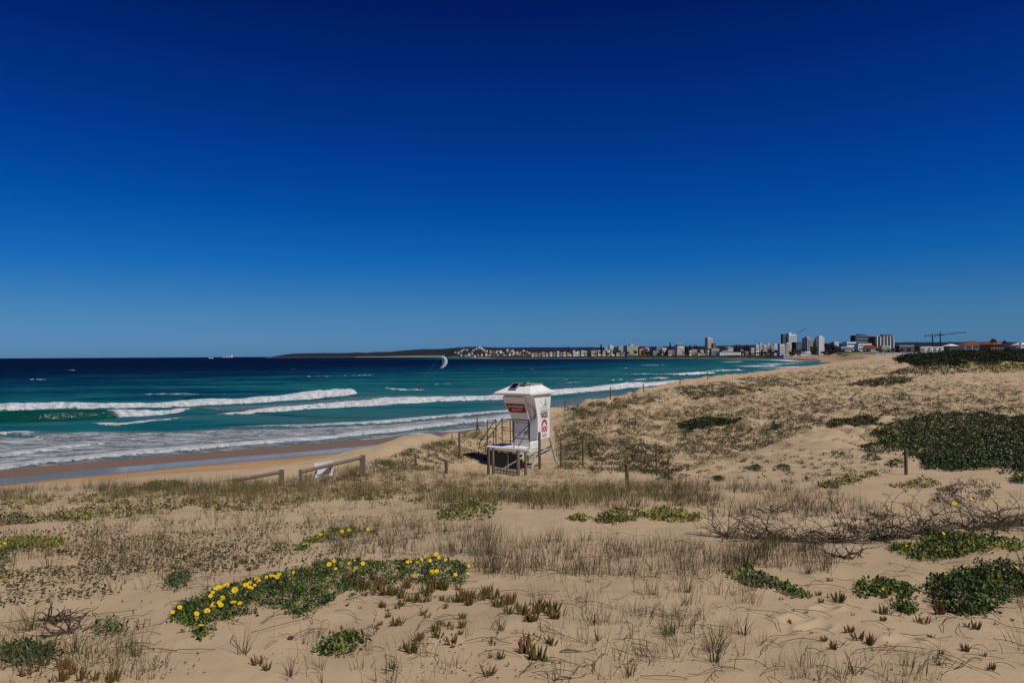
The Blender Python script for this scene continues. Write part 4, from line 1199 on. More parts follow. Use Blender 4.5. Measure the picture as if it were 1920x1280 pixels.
# -- loose grass over the dunes ------------------------------------
def build_grass():
    parts = []
    # (polygon in picture, tufts, blades per tuft, height, spread, colours, blade width)
    A = [
        ([(0, 930), (300, 912), (530, 905), (620, 893), (700, 872), (760, 850), (850, 862), (920, 895), (1000, 905), (1100, 900), (1300, 905), (1300, 935), (1000, 945), (700, 940), (300, 950), (0, 960)], 1500, 13, .32, .10, DRY2 + OLIVE[3:], .006),
        ([(640, 890), (760, 880), (900, 888), (1000, 912), (1300, 912), (1500, 915), (1300, 948), (900, 960), (640, 948)], 1000, 13, .33, .10, DRY2 + OLIVE[2:], .006),
        ([(0, 950), (640, 935), (900, 960), (900, 1000), (600, 1030), (300, 1045), (0, 1050)], 440, 10, .22, .07, DRY2 + OLIVE[2:] + DRY[:2], .005),
        ([(0, 1040), (300, 1030), (560, 1050), (380, 1090), (0, 1130)], 130, 8, .22, .06, DRY, .0042),
        ([(620, 985), (920, 985), (920, 1045), (620, 1045)], 130, 14, .25, .07, DRY + GREY, .004),
        ([(760, 1015), (1000, 1010), (1300, 1010), (1480, 1010), (1500, 1065), (1300, 1085), (900, 1080), (880, 1040)], 330, 12, .25, .07, DRY, .0038),
        ([(1240, 905), (1560, 905), (1640, 960), (1500, 985), (1240, 960)], 360, 11, .27, .08, DRY, .005),
        ([(1340, 1000), (1560, 1010), (1560, 1080), (1340, 1060)], 110, 13, .24, .07, DRY, .0038),
        ([(1180, 1095), (1420, 1095), (1430, 1250), (1180, 1250)], 60, 13, .24, .06, DRY[:2] + OLIVE, .0036),
        ([(1040, 1150), (1300, 1180), (1300, 1280), (1040, 1280)], 40, 9, .17, .05, DRY[:2] + OLIVE, .0033),
        ([(1440, 1240), (1760, 1230), (1760, 1290), (1440, 1290)], 34, 9, .16, .05, DRY[:2] + OLIVE, .0033),
        ([(0, 1110), (110, 1100), (150, 1180), (0, 1190)], 60, 22, .20, .06, DRY + DRY2, .0036),
        ([(0, 1180), (200, 1190), (330, 1230), (300, 1285), (0, 1285)], 60, 14, .15, .05, OLIVE + DRY + DRY2, .0036),
        ([(560, 1190), (760, 1190), (760, 1285), (560, 1285)], 26, 12, .16, .05, DRY + OLIVE, .0034),
        ([(200, 1180), (330, 1150), (340, 1260), (180, 1270)], 14, 14, .17, .05, OLIVE + DRY, .0033),
        ([(600, 1180), (900, 1190), (880, 1285), (560, 1285)], 46, 9, .16, .05, DRY[:2] + OLIVE, .003),
        ([(900, 1060), (1160, 1070), (1200, 1180), (900, 1200)], 64, 8, .17, .06, DRY[:2] + GREY, .0033),
        ([(180, 1060), (430, 1070), (430, 1180), (180, 1180)], 40, 8, .18, .06, DRY + GREY, .0035),
        ([(1040, 770), (1270, 725), (1480, 696), (1560, 690), (1400, 750), (1250, 800), (1040, 870)], 1100, 16, .34, .20, OLIVE + DRY[:3], .012),
        ([(700, 866), (850, 820), (905, 803), (960, 795), (920, 850), (840, 870), (740, 885)], 300, 14, .30, .14, OLIVE + DRY[:3], .008),
        ([(530, 903), (700, 866), (700, 895), (560, 925)], 200, 14, .36, .10, OLIVE + DRY[:2], .007),
        ([(0, 922), (300, 905), (530, 900), (530, 925), (0, 945)], 420, 14, .36, .10, OLIVE + DRY[:2], .007),
        ([(1550, 960), (1920, 920), (1920, 1000), (1600, 1000)], 110, 10, .25, .08, DRY, .0045),
        ([(1040, 870), (1300, 800), (1600, 830), (1640, 890), (1300, 905), (1040, 900)], 300, 9, .22, .14, DRY, .007),
    ]
    STRAW = [(0.37, 0.29, 0.14), (0.32, 0.26, 0.11), (0.26, 0.215, 0.08), (0.19, 0.165, 0.06), (0.14, 0.13, 0.045)]
    A += [([(1040, 772), (1150, 748), (1270, 726), (1400, 704), (1500, 693), (1600, 700), (1520, 740), (1400, 780), (1250, 830), (1100, 880), (1040, 880)], 3200, 9, .19, .16, STRAW[:4] + STRAW[:2], .011),
          ([(870, 872), (1060, 872), (1120, 885), (1120, 906), (870, 906)], 340, 13, .22, .10, DRY2 + STRAW[:3], .006),
          ([(1250, 800), (1400, 770), (1550, 720), (1700, 705), (1920, 702), (1920, 775), (1640, 780), (1540, 800), (1480, 840), (1300, 880)], 2600, 9, .17, .14, STRAW, .012),
          ([(1400, 704), (1560, 685), (1680, 672), (1700, 690), (1600, 715), (1450, 725)], 1200, 10, .25, .22, STRAW, .02),
          ([(700, 870), (860, 824), (905, 812), (960, 800), (940, 850), (840, 880)], 500, 10, .18, .12, STRAW, .009),
          ([(705, 872), (760, 846), (815, 830), (860, 821), (905, 810), (905, 816), (860, 830), (800, 846), (730, 875)], 420, 13, .26, .12, STRAW[1:] + OLIVE[:2], .008)]
    A += [([(1920, 900), (2300, 895), (2340, 1275), (1920, 1275)], 420, 11, .24, .07, DRY + DRY2, .0045), ([(-380, 930), (0, 930), (0, 1275), (-380, 1275)], 520, 11, .26, .08, DRY + DRY2, .0045),
          ([(1920, 702), (2300, 702), (2300, 890), (1920, 890)], 900, 9, .2, .14, STRAW, .011)]
    for P, nt, nb, h, sp, cols, w in A:
        g = to_ground(in_poly(P, nt))
        sc_ = 2.2 if g[:, 1].mean() > 12 else .8
        dn = fbm(g[:, 0] / sc_, g[:, 1] / sc_, 71, 3); keep = RNG.uniform(.30, .52, len(g)) < dn
        g = g[keep]
        if len(g): parts.append(tuft_arrays(g, nb, h * RNG.uniform(.45, 1.25, len(g)), sp, cols, w * 1.15))
    V, Q, T = join(parts)
    o = np_mesh('dune_grass', V, Q, GRASSM, {'tint': T}, smooth=False)
    tag(o, 'thin dry straw coloured dune grass spread over the sand', 'grass', kind='stuff')
    # runners lying on the sand, with their many small stems
    parts = []
    for k in range(420):
        pp = in_poly([(0, 960), (600, 945), (1000, 1000), (1250, 1000), (1500, 1060), (1900, 1000), (1900, 1275), (900, 1275), (600, 1200), (0, 1270)], 1)
        g = to_ground(pp)
        if not len(g): continue
        x, y = g[0, :2]; az = RNG.uniform(0, 6.28); n = RNG.integers(5, 10); L = RNG.uniform(.10, .35) * min(1.6, .5 + y / 9)
        xs = [x]; ys = [y]
        for i in range(n):
            az += RNG.normal(0, .28); xs.append(xs[-1] + math.cos(az) * L / n); ys.append(ys[-1] + math.sin(az) * L / n)
        xs = np.array(xs); ys = np.array(ys)
        z = terrain_fast(xs, ys) + .006 + .02 * np.abs(np.sin(np.linspace(0, RNG.uniform(2, 5), n + 1)))
        P = np.stack([xs, ys, z], 1)[None]
        v = np.concatenate([P - [0, 0, .0016 * 1], P + [0, 0, .0016]], 0).transpose(1, 0, 2).reshape(-1, 3)
        v2 = P[0][:, None] + np.array([[-math.sin(az) * .002, math.cos(az) * .002, 0], [math.sin(az) * .002, -math.cos(az) * .002, 0]])[None]
        q = np.array([[2 * i, 2 * i + 1, 2 * i + 3, 2 * i + 2] for i in range(n)])
        t = np.tile(tint_mix(1, DRY[:2] + [(.09, .06, .035)]), (2 * n + 2, 1))
        parts += [(v, q, t), (v2.reshape(-1, 3), q, t)]
    V, Q, T = join(parts)
    tag(np_mesh('dry_runner_grass', V, Q, TWIG, {'tint': T}, smooth=False), 'fine dry runners and stalks lying on bare sand', 'grass litter', kind='stuff')

def single_tufts():
    """The clear-cut single tufts of the foreground, each a thing."""
    spots = [(1340, 1240, .26, 26, 'large loose grass tuft with long arching blades, bottom right of centre'),
             (1255, 1190, .24, 20, 'upright wiry grass tuft left of the large arching tuft'),
             (1395, 1190, .22, 20, 'dense grey-brown grass tuft right of the large arching tuft'),
             (455, 1225, .22, 22, 'olive grass tuft with drooping blades below the yellow daisy bed'),
             (940, 1180, .14, 12, 'small sparse grass tuft beside the reddish succulents at centre bottom'),
             (1600, 1262, .20, 14, 'sparse grass tuft with long curved blades at the bottom right'),
             (60, 1180, .24, 44, 'thick dry grass tuft at the left edge of the photo'),
             (255, 1230, .20, 36, 'bushy olive tuft mixed with yellow leaves, lower left'),
             (545, 1268, .15, 16, 'thin dry tuft at the bottom edge under the daisy bed'),
             (1290, 1110, .26, 22, 'tall dark upright grass tuft standing above its neighbours'),
             (1120, 1200, .16, 14, 'low spreading grass tuft in the middle of bare sand'),
             (1180, 1268, .15, 14, 'grass tuft at the bottom edge beside a fallen twig'),
             (1515, 1075, .20, 24, 'dense short tuft beside the dry branches'),
             (735, 1255, .16, 20, 'dark wiry tuft left of the bottom succulents'),
             (330, 1095, .20, 20, 'blue-green upright tuft left of the daisy bed')]
    for px, py, h, nb, lab in spots:
        g = gp(px, py)
        C = np.array([[g.x, g.y, g.z]])
        V, Q, T = tuft_arrays(np.repeat(C, 1, 0), nb, h, .022, OLIVE[:3] + DRY[:2] if 'blue' not in lab else [(.08, .11, .07)], .0052, .8)
        # a few flat blades reaching along the sand
        o = np_mesh('grass_tuft', V - np.array(g), Q, GRASSM, {'tint': T}, smooth=False)
        o.location = g; tag(o, lab, 'grass tuft', 'single grass tufts in the foreground')

# -- leaf clouds ----------------------------------------------------
def leaf_quads(C, size, tint, flat=0.0, asp=0.55, face_up=0.35):
    """Small pointed leaves (one folded quad pair each) at C."""
    n = len(C)
    d = RNG.normal(0, 1, (n, 3)); d[:, 2] = d[:, 2] * (1 - flat) + face_up
    d /= np.linalg.norm(d, axis=1)[:, None]
    r = RNG.normal(0, 1, (n, 3)); s = np.cross(d, r); s /= np.linalg.norm(s, axis=1)[:, None] + 1e-9
    sz = np.asarray(size) * RNG.uniform(.6, 1.3, n)
    L = d * sz[:, None]; W = s * (sz * asp * .5)[:, None]
    up = np.cross(s, d) * (sz * .12)[:, None]
    V = np.stack([C, C + L * .5 + W + up, C + L, C + L * .5 - W + up], 1)
    Q = (np.arange(n) * 4)[:, None] + np.arange(4)[None]
    return V.reshape(-1, 3), Q, np.repeat(tint, 4, 0)

GREEN = [(0.042, 0.085, 0.016), (0.068, 0.118, 0.020), (0.030, 0.060, 0.014), (0.11, 0.15, 0.030), (0.17, 0.18, 0.038)]
DKGREEN = [(0.020, 0.038, 0.010), (0.028, 0.050, 0.014), (0.035, 0.058, 0.018), (0.045, 0.06, 0.02), (0.05, 0.045, 0.02)]
YGREEN = [(0.20, 0.205, 0.035), (0.14, 0.155, 0.03), (0.26, 0.235, 0.045), (0.08, 0.10, 0.022)]
PIG = [(0.12, 0.125, 0.03), (0.085, 0.10, 0.028), (0.14, 0.12, 0.035), (0.16, 0.075, 0.035)]

def flower_mesh(r):
    b = MB(); n = 13
    for k in range(n):
        w = 2 * math.pi * k / n; t = Vector((-math.sin(w), math.cos(w), 0)); d = Vector((math.cos(w), math.sin(w), 0))
        b.add([d * r * .25 - t * r * .07, d * r * .68 - t * r * .15 + Vector((0, 0, r * .10)), d * r + Vector((0, 0, r * .02)), d * r * .68 + t * r * .15 + Vector((0, 0, r * .10)), d * r * .25 + t * r * .07], [(0, 1, 2, 3, 4)])
    me = bpy.data.meshes.new('flower'); me.from_pydata(b.v, [], b.f); me.materials.append(PETAL)
    e = MB()
    for k in range(8):
        a, c = 2 * math.pi * k / 8, 2 * math.pi * (k + 1) / 8
        e.add([(r * .27 * math.cos(a), r * .27 * math.sin(a), r * .02), (r * .27 * math.cos(c), r * .27 * math.sin(c), r * .02), (0, 0, r * .14)], [(0, 1, 2)])
    em = bpy.data.meshes.new('flower_eye'); em.from_pydata(e.v, [], e.f); em.materials.append(EYE)
    return me, em

FLO = flower_mesh(1.0)
def add_flower(parent, loc, r, tilt=.45, az=None):
    o = bpy.data.objects.new('flower', FLO[0]); COL.objects.link(o); o.parent = parent; o.location = loc
    s = r * random.uniform(.62, 1.2); o.scale = (s, s, s)
    o.rotation_euler = Euler((random.gauss(0.62, .28), random.gauss(.25, .28), 0)).to_quaternion().to_euler()
    e = bpy.data.objects.new('flower_eye', FLO[1]); COL.objects.link(e); e.parent = o
    return o

def mound(poly_px, n, height, lsize, cols, name, label, cat, group=None, flowers=(), fr=.024, stems=True, edge=.35, mat=None, rough_edge=.5, asp=.55):
    """A leafy patch filling a picture polygon laid on the ground."""
    P = np.array(poly_px, float); cen = P.mean(0)
    per = 9 if lsize < .06 else 6
    m = max(12, n // per)
    g = to_ground(in_poly(cen + (P - cen) * np.array([1.08, 1.22]), int(m * 1.45)))
    W = to_ground(P); sd = poly_signed(W[:, :2], g[:, 0], g[:, 1])
    c = g[sd > 0].mean(0); c[2] = terrain_fast(c[0], c[1])
    ragged = fbm(g[:, 0] / edge, g[:, 1] / edge, 55, 3); hole = fbm(g[:, 0] / (edge * .6), g[:, 1] / (edge * .6), 59, 3)
    k = (sd > edge * ((ragged - .42) * 2.2 * rough_edge - .05)) | ((sd > -.9 * edge) & (RNG.uniform(0, 1, len(g)) < .05))
    k &= (hole > .33) | (sd > edge * 2.2)
    g = g[k]; sd = sd[k]
    hh = height * np.clip(sd / (edge * 1.5), .14, 1) ** .7 * (.35 + 1.25 * fbm(g[:, 0] / (edge * .6), g[:, 1] / (edge * .6), 57, 3))
    z = terrain_fast(g[:, 0], g[:, 1])
    idx = np.repeat(np.arange(len(g)), per); nl = len(idx)
    lev = np.repeat(RNG.uniform(.25, 1, len(g)), per)
    C = g[idx].copy(); C[:, :2] += RNG.normal(0, lsize * .75, (nl, 2))
    C[:, 2] = z[idx] + hh[idx] * lev * RNG.uniform(.55, 1.05, nl) + lsize * .15
    tt = (tint_mix(len(g), cols, .35) * RNG.uniform(.6, 1.45, (len(g), 1)))[idx] * RNG.uniform(.75, 1.25, (nl, 1))
    V, Q, T = leaf_quads(C, lsize, tt, asp=asp)
    root = empty(name, c, 0, label, cat, group)
    np_mesh('foliage', V - c, Q, mat or LEAF, {'tint': T}, smooth=False, parent=root)
    if stems:
        m = min(len(g), max(20, len(g) // 14)); ii = RNG.integers(0, len(g), m)
        B = g[ii].copy(); B[:, 2] = z[ii] - .01
        Pn = blades(B, hh[ii], np.abs(RNG.normal(.3, .3, m)), RNG.uniform(0, 6.28, m), RNG.normal(.3, .3, m), 3)
        v, q, t = ribbons(Pn, np.full(m, lsize * .16), tint_mix(m, [(.07, .06, .03), (.05, .06, .02)]), False, 3)
        tag(np_mesh('stems', v - c, q, TWIG, {'tint': t}, smooth=False, parent=root), kind='stuff')
    if len(flowers):
        cx_ = C[:, 0] / C[:, 1] * F; cv = (CAMZ - C[:, 2]) / C[:, 1] * F      # rows and columns of the leaves
        px_ = 960 + cx_ + ROLL * cv; py_ = HY + cv - ROLL * cx_
    for (fx, fy) in flowers:
        q2 = np.hypot(px_ - fx, py_ - fy) + (C[:, 1] - C[:, 1].min()) * 1.0
        i = np.argmin(q2); v = Vector(C[i]); q = v + (Vector((0, 0, CAMZ)) - v).normalized() * lsize * 1.2 + Vector((0, 0, lsize * 1.2))
        add_flower(root, q - Vector(c), fr)
    return root

def build_daisies():
    big = [(322, 1158), (335, 1140), (360, 1125), (395, 1108), (430, 1098), (470, 1088), (500, 1082), (540, 1072), (580, 1062), (620, 1052), (670, 1050), (720, 1056), (780, 1052), (820, 1046), (860, 1052), (888, 1068), (884, 1086), (860, 1100), (820, 1104), (780, 1098), (745, 1092), (720, 1100), (690, 1106), (660, 1120), (650, 1110), (620, 1128), (590, 1140), (560, 1158), (540, 1140), (500, 1150), (460, 1158), (420, 1166), (370, 1172), (335, 1170)]
    fl = [(323, 1155), (337, 1145), (368, 1158), (388, 1152), (400, 1140), (412, 1137), (415, 1141), (417, 1128), (437, 1137), (449, 1137), (404, 1110), (410, 1107), (420, 1105), (425, 1103), (399, 1117), (460, 1104), (467, 1106), (472, 1108), (477, 1103), (468, 1100), (485, 1094), (481, 1092), (500, 1087), (507, 1085), (514, 1086), (520, 1088), (523, 1083), (550, 1079), (617, 1064), (626, 1057), (631, 1072), (655, 1060), (665, 1056), (668, 1071), (680, 1062), (764, 1060), (768, 1057), (783, 1061), (792, 1054), (796, 1050), (806, 1056), (812, 1046), (818, 1044), (823, 1050), (836, 1055), (777, 1084), (811, 1077), (819, 1077), (855, 1082), (882, 1070), (876, 1084), (440, 1114), (395, 1123)]
    mound(big, 17000, .085, .021, GREEN + DKGREEN[:2], 'daisy_bed', 'large low bed of dark green leaves with many yellow daisies on the sand', 'daisy bed', None, fl, .021, True, .16)
    mound([(555, 1030), (580, 1012), (600, 998), (640, 992), (700, 996), (700, 1006), (640, 1012), (600, 1020), (570, 1034)], 1500, .08, .032, YGREEN + GREEN, 'daisy_bed', 'thin curved strip of yellow-green daisies behind the large daisy bed', 'daisy bed', 'small daisy beds', [(570, 1027), (600, 1008), (640, 1001), (655, 1000), (690, 1000)], .024, True, .14)
    mound([(0, 1010), (60, 1008), (130, 1014), (120, 1024), (40, 1030), (0, 1034)], 1200, .07, .04, YGREEN, 'daisy_bed', 'flat yellow-green daisy mat at the left edge', 'daisy bed', 'small daisy beds', [(24, 1010), (8, 1028)], .025)
    mound([(820, 960), (850, 944), (890, 940), (930, 945), (920, 968), (880, 978), (830, 972)], 1100, .12, .05, YGREEN + GREEN + OLIVE, 'leafy_shrub', 'low olive green shrub in the middle of the grass below the tower', 'shrub', None, (), .02, True, .3)
    mound([(1065, 974), (1085, 965), (1105, 968), (1100, 976), (1075, 978)], 420, .09, .04, YGREEN, 'leafy_shrub', 'small bright yellow-green clump left of the pair in the sand hollow', 'shrub')
    mound([(1115, 980), (1125, 962), (1160, 956), (1200, 958), (1195, 975), (1160, 984)], 1100, .13, .045, YGREEN + OLIVE, 'leafy_shrub', 'olive clump in the middle of the sand hollow', 'shrub')
    mound([(1205, 965), (1235, 952), (1280, 958), (1315, 968), (1310, 978), (1265, 980), (1215, 975)], 1100, .10, .045, YGREEN, 'leafy_shrub', 'yellow-green clump at the right of the sand hollow', 'shrub')
    # right foreground
    mound([(1665, 1030), (1700, 1018), (1750, 1000), (1800, 1004), (1860, 1010), (1900, 1016), (1922, 1020), (1922, 1034), (1850, 1040), (1780, 1044), (1720, 1050), (1690, 1040)], 3600, .11, .035, GREEN + YGREEN, 'leafy_shrub', 'wide bright green shrub mat in front of the dry branches', 'shrub', None, [(1770, 1007), (1850, 1014), (1700, 1030)], .018)
    mound([(1735, 1110), (1755, 1085), (1790, 1078), (1830, 1076), (1850, 1060), (1890, 1066), (1922, 1060), (1922, 1110), (1880, 1130), (1850, 1150), (1820, 1160), (1790, 1150), (1760, 1140), (1740, 1130)], 4600, .17, .032, GREEN + DKGREEN[2:], 'leafy_shrub', 'dense dark green shrub at the right edge with one yellow flower', 'shrub', None, [(1908, 1074)], .022, True, .16)
    for px, py, w, lab, f in ((1622, 1108, 24, 'small round green bush, left one of the three on bare sand', ()), (1655, 1105, 22, 'small green bush with a yellow flower on bare sand', ((1656, 1112),)), (1692, 1108, 26, 'small green bush nearest the dense dark shrub', ()), (1700, 1140, 15, 'tiny dark green bush below the row of small bushes', ())):
        mound([(px - w, py + 6), (px - w * .6, py - 14), (px, py - 20), (px + w * .7, py - 12), (px + w, py + 6), (px, py + 14)], 420, .075, .030, GREEN, 'leafy_shrub', lab, 'shrub', 'small bushes on the right sand', f, .018, True, .1)
    mound([(1355, 1068), (1400, 1064), (1440, 1082), (1480, 1098), (1520, 1115), (1505, 1122), (1450, 1105), (1400, 1100), (1370, 1085)], 900, .06, .035, GREEN + OLIVE, 'creeping_plant', 'green creeper running diagonally over the sand right of centre', 'creeper', None, (), .02, True, .12)
    mound([(605, 1222), (620, 1200), (650, 1192), (685, 1196), (680, 1214), (650, 1228), (620, 1232)], 520, .06, .034, GREEN, 'leafy_shrub', 'bright green leafy rosette on the sand under the daisy bed', 'shrub', None, (), .02, True, .1)
    mound([(0, 1235), (20, 1212), (60, 1206), (95, 1222), (80, 1246), (30, 1252), (0, 1258)], 700, .055, .05, [(.055, .08, .028), (.085, .10, .045), (.04, .06, .02)], 'leafy_shrub', 'grey-green long-leaved plant at the lower left corner', 'shrub', None, (), .02, True, .1, asp=.24)
    mound([(178, 1185), (195, 1165), (220, 1162), (232, 1180), (215, 1195), (190, 1196)], 300, .06, .045, [(.05, .085, .025), (.07, .10, .035)], 'leafy_shrub', 'dark green spiky rosette among dry stalks, left', 'shrub', None, (), .02, True, .08, asp=.22)
    mound([(310, 1098), (325, 1078), (345, 1078), (355, 1095), (335, 1108)], 320, .10, .04, [(.06, .085, .035), (.085, .11, .045)], 'leafy_shrub', 'blue-green upright herb left of the daisy bed', 'shrub', None, (), .02, True, .08, asp=.25)
    mound([(365, 1185), (375, 1178), (395, 1184), (390, 1196), (372, 1196)], 120, .05, .03, YGREEN + GREEN, 'leafy_shrub', 'little sprig with one yellow flower below the daisy bed', 'shrub', None, [(376, 1182)], .016, True, .05)
    mound([(1740, 950), (1770, 915), (1820, 905), (1880, 912), (1850, 940), (1800, 952)], 1500, .34, .035, [(.10, .075, .05), (.075, .06, .04), (.06, .06, .03), (.12, .09, .06)], 'leafy_shrub', 'brown twiggy half-dead shrub with two yellow flowers at right', 'shrub', None, [(1790, 950), (1822, 948)], .05, True, .3)
    mound([(1665, 912), (1700, 905), (1750, 900), (1760, 910), (1700, 922)], 600, .18, .05, OLIVE + YGREEN, 'leafy_shrub', 'flat olive shrub left of the brown twiggy one', 'shrub', None, (), .03, True, .25)
    mound([(1530, 912), (1570, 900), (1620, 888), (1665, 880), (1650, 892), (1600, 908), (1560, 920)], 1000, .16, .07, YGREEN + OLIVE, 'creeping_plant', 'yellow-green creeper strip below the dark patch on the right', 'creeper', None, (), .03, True, .4)
    mound([(250, 917), (285, 906), (330, 903), (345, 910), (300, 920)], 900, .16, .06, YGREEN + OLIVE, 'leafy_shrub', 'yellow-green mound beside the sloping timber rail', 'shrub', None, (), .03, True, .4)
    mound([(622, 905), (640, 894), (668, 890), (690, 892), (660, 902)], 600, .18, .06, GREEN + OLIVE, 'leafy_shrub', 'bright green patch under the barrier rail post', 'shrub', None, (), .03, True, .4)
    mound([(748, 852), (765, 842), (785, 844), (775, 854)], 300, .25, .07, OLIVE + DKGREEN, 'leafy_shrub', 'dark tangle on the dune edge above the beach', 'shrub', None, (), .03, True, .4)

def build_patches():
    mound([(1600, 838), (1625, 828), (1640, 805), (1640, 790), (1700, 778), (1760, 776), (1850, 778), (1960, 782), (2040, 800), (2060, 850), (1990, 880), (1922, 884), (1850, 886), (1780, 882), (1720, 868), (1690, 850), (1640, 848)], 50000, .40, .12, DKGREEN + GREEN[:3] + OLIVE[:1], 'shrub_patch', 'large dense dark green patch with pale flowers on the right slope', 'shrub patch', None, [], .05, False, 1.5, rough_edge=.9)
    mound([(1545, 800), (1560, 788), (1600, 782), (1650, 784), (1645, 798), (1600, 800)], 5000, .4, .12, DKGREEN + OLIVE, 'shrub_patch', 'low dark tongue joining the large green patch on its left', 'shrub patch', None, [], .05, False, .8)
    mound([(1268, 800), (1280, 793), (1310, 787), (1350, 784), (1395, 785), (1380, 793), (1330, 801), (1290, 806)], 6000, .4, .13, DKGREEN, 'shrub_patch', 'flat oval dark green patch in the middle of the dune', 'shrub patch', None, [], .05, False, .9)
    mound([(1655, 702), (1700, 690), (1760, 684), (1830, 682), (1922, 684), (2150, 686), (2150, 702), (1922, 698), (1840, 700), (1750, 704), (1690, 708)], 13000, 1.2, .30, DKGREEN + OLIVE, 'shrub_patch', 'green belt with white and yellow flowers at the foot of the dark scrub', 'shrub patch', None, [], .1, False, 3)
    mound([(1590, 722), (1640, 710), (1720, 708), (1700, 718), (1640, 726)], 3200, .6, .25, DKGREEN + OLIVE, 'shrub_patch', 'olive patch left of the flowering belt', 'shrub patch', None, [], .1, False, 2)
    # the flowers of the patches: many pale specks, each a small disc on the leaves
    def specks(polys, n, r, cols, nm, lab):
        C = np.concatenate([to_ground(in_poly(P, k)) for P, k in polys]); hh = np.concatenate([np.full(k, h) for (P, k), h in zip(polys, n)])[:len(C)]
        C[:, 2] = terrain_fast(C[:, 0], C[:, 1]) + hh[:len(C)]
        V = []; Q = []
        m = len(C); a = np.linspace(0, 2 * np.pi, 7)[:6]
        rr = np.concatenate([np.full(k, q) for (P, k), q in zip(polys, r)])[:m] * RNG.uniform(.6, 1.2, m)
        ring = np.stack([np.cos(a), np.sin(a) * .8, np.abs(np.sin(a)) * .5], 1)
        V = C[:, None] + ring[None] * rr[:, None, None]
        b = (np.arange(m) * 6)[:, None]
        Q = np.concatenate([b + np.array([0, 1, 2, 3]), b + np.array([0, 3, 4, 5])])
        o = np_mesh(nm, V.reshape(-1, 3), Q, LEAF, {'tint': np.repeat(tint_mix(m, cols, .1), 6, 0)}, smooth=False)
        tag(o, lab, 'flowers', kind='stuff')
    specks([([(1640, 800), (1920, 785), (1920, 880), (1720, 865)], 150), ([(1680, 696), (1830, 688), (1830, 696), (1700, 702)], 70), ([(1290, 800), (1380, 788), (1330, 798)], 12)], (.5, 1.0, .4), (.05, .22, .05), [(.6, .58, .5), (.55, .5, .35), (.55, .42, .05)], 'patch_blossom', 'tiny pale and yellow blossoms dotted over the green patches')
    specks([([(1860, 695), (1920, 690), (1920, 700), (1850, 703)], 50)], (1.0,), (.25,), [(.45, .36, .04)], 'yellow_blossom', 'tiny yellow blossoms along the far scrub edge')

def build_scrub():
    """Dark coastal scrub on the crest at the right: single shrubs, shoulder to shoulder."""
    spec = []
    rs = np.random.default_rng(12)
    xs = [(1712, 668), (1728, 664), (1748, 660), (1770, 657), (1792, 655), (1815, 654), (1838, 655), (1862, 656), (1885, 656), (1908, 656), (1930, 657),
          (1695, 680), (1718, 676), (1745, 674), (1772, 671), (1800, 669), (1830, 668), (1860, 669), (1890, 669), (1918, 670), (1735, 686), (1790, 684), (1850, 683), (1905, 682), (1705, 672), (1740, 668), (1775, 665), (1810, 663), (1845, 662), (1875, 662), (1900, 663), (1925, 664)]
    words = ['rounded', 'spreading', 'ragged', 'dense', 'low', 'broad']
    for i, (px, pt) in enumerate(xs):
        d = (232 if i < 11 else 205 if i < 20 else 188 if i < 24 else 219) + rs.uniform(-8, 8)
        u, h = hx(px, 0); x = u / F * d
        z0 = tz(x, d); top = CAMZ - hx(px, pt)[1] / F * d
        hgt = float(np.clip(top - z0, 2.0, 6)); w = rs.uniform(2.6, 4.2)
        n = 1500
        q = rs.normal(0, 1, (n, 3)); q /= np.linalg.norm(q, axis=1)[:, None]; q *= rs.uniform(.55, 1, (n, 1))
        lump = .75 + .5 * fbm(q[:, 0] * 2 + i, q[:, 1] * 2 + q[:, 2] * 2, i, 3)
        C = np.stack([q[:, 0] * w * lump, q[:, 1] * w * lump, hgt * (.45 + .5 * q[:, 2] * lump)], 1); C[:, 2] = np.maximum(C[:, 2], .05)
        tt = tint_mix(n, [(.012, .022, .007), (.018, .030, .010), (.026, .038, .012), (.030, .034, .012)], .3)
        V, Q, T = leaf_quads(C, .42, tt)
        root = empty('coastal_shrub', (x, d, z0), 0, ['dark green coastal shrub on the crest of the scrub belt at right', 'dark green coastal shrub in the middle of the scrub belt at right', 'dark green coastal shrub on the near edge of the scrub belt at right'][0 if i < 11 else 1 if i < 20 or i >= 24 else 2], 'shrub', 'dark coastal shrubs on the right crest')
        np_mesh('crown', V, Q, LEAF, {'tint': T}, smooth=False, parent=root)
        b = MB()
        for k in range(4):
            a = rs.uniform(0, 6.28); b.tube([(0, 0, -.2), (math.cos(a) * w * .3, math.sin(a) * w * .3, hgt * .4), (math.cos(a) * w * .6, math.sin(a) * w * .6, hgt * .75)], [.10, .06, .02], 5)
        b.build('branches', MAT['wood'], root)

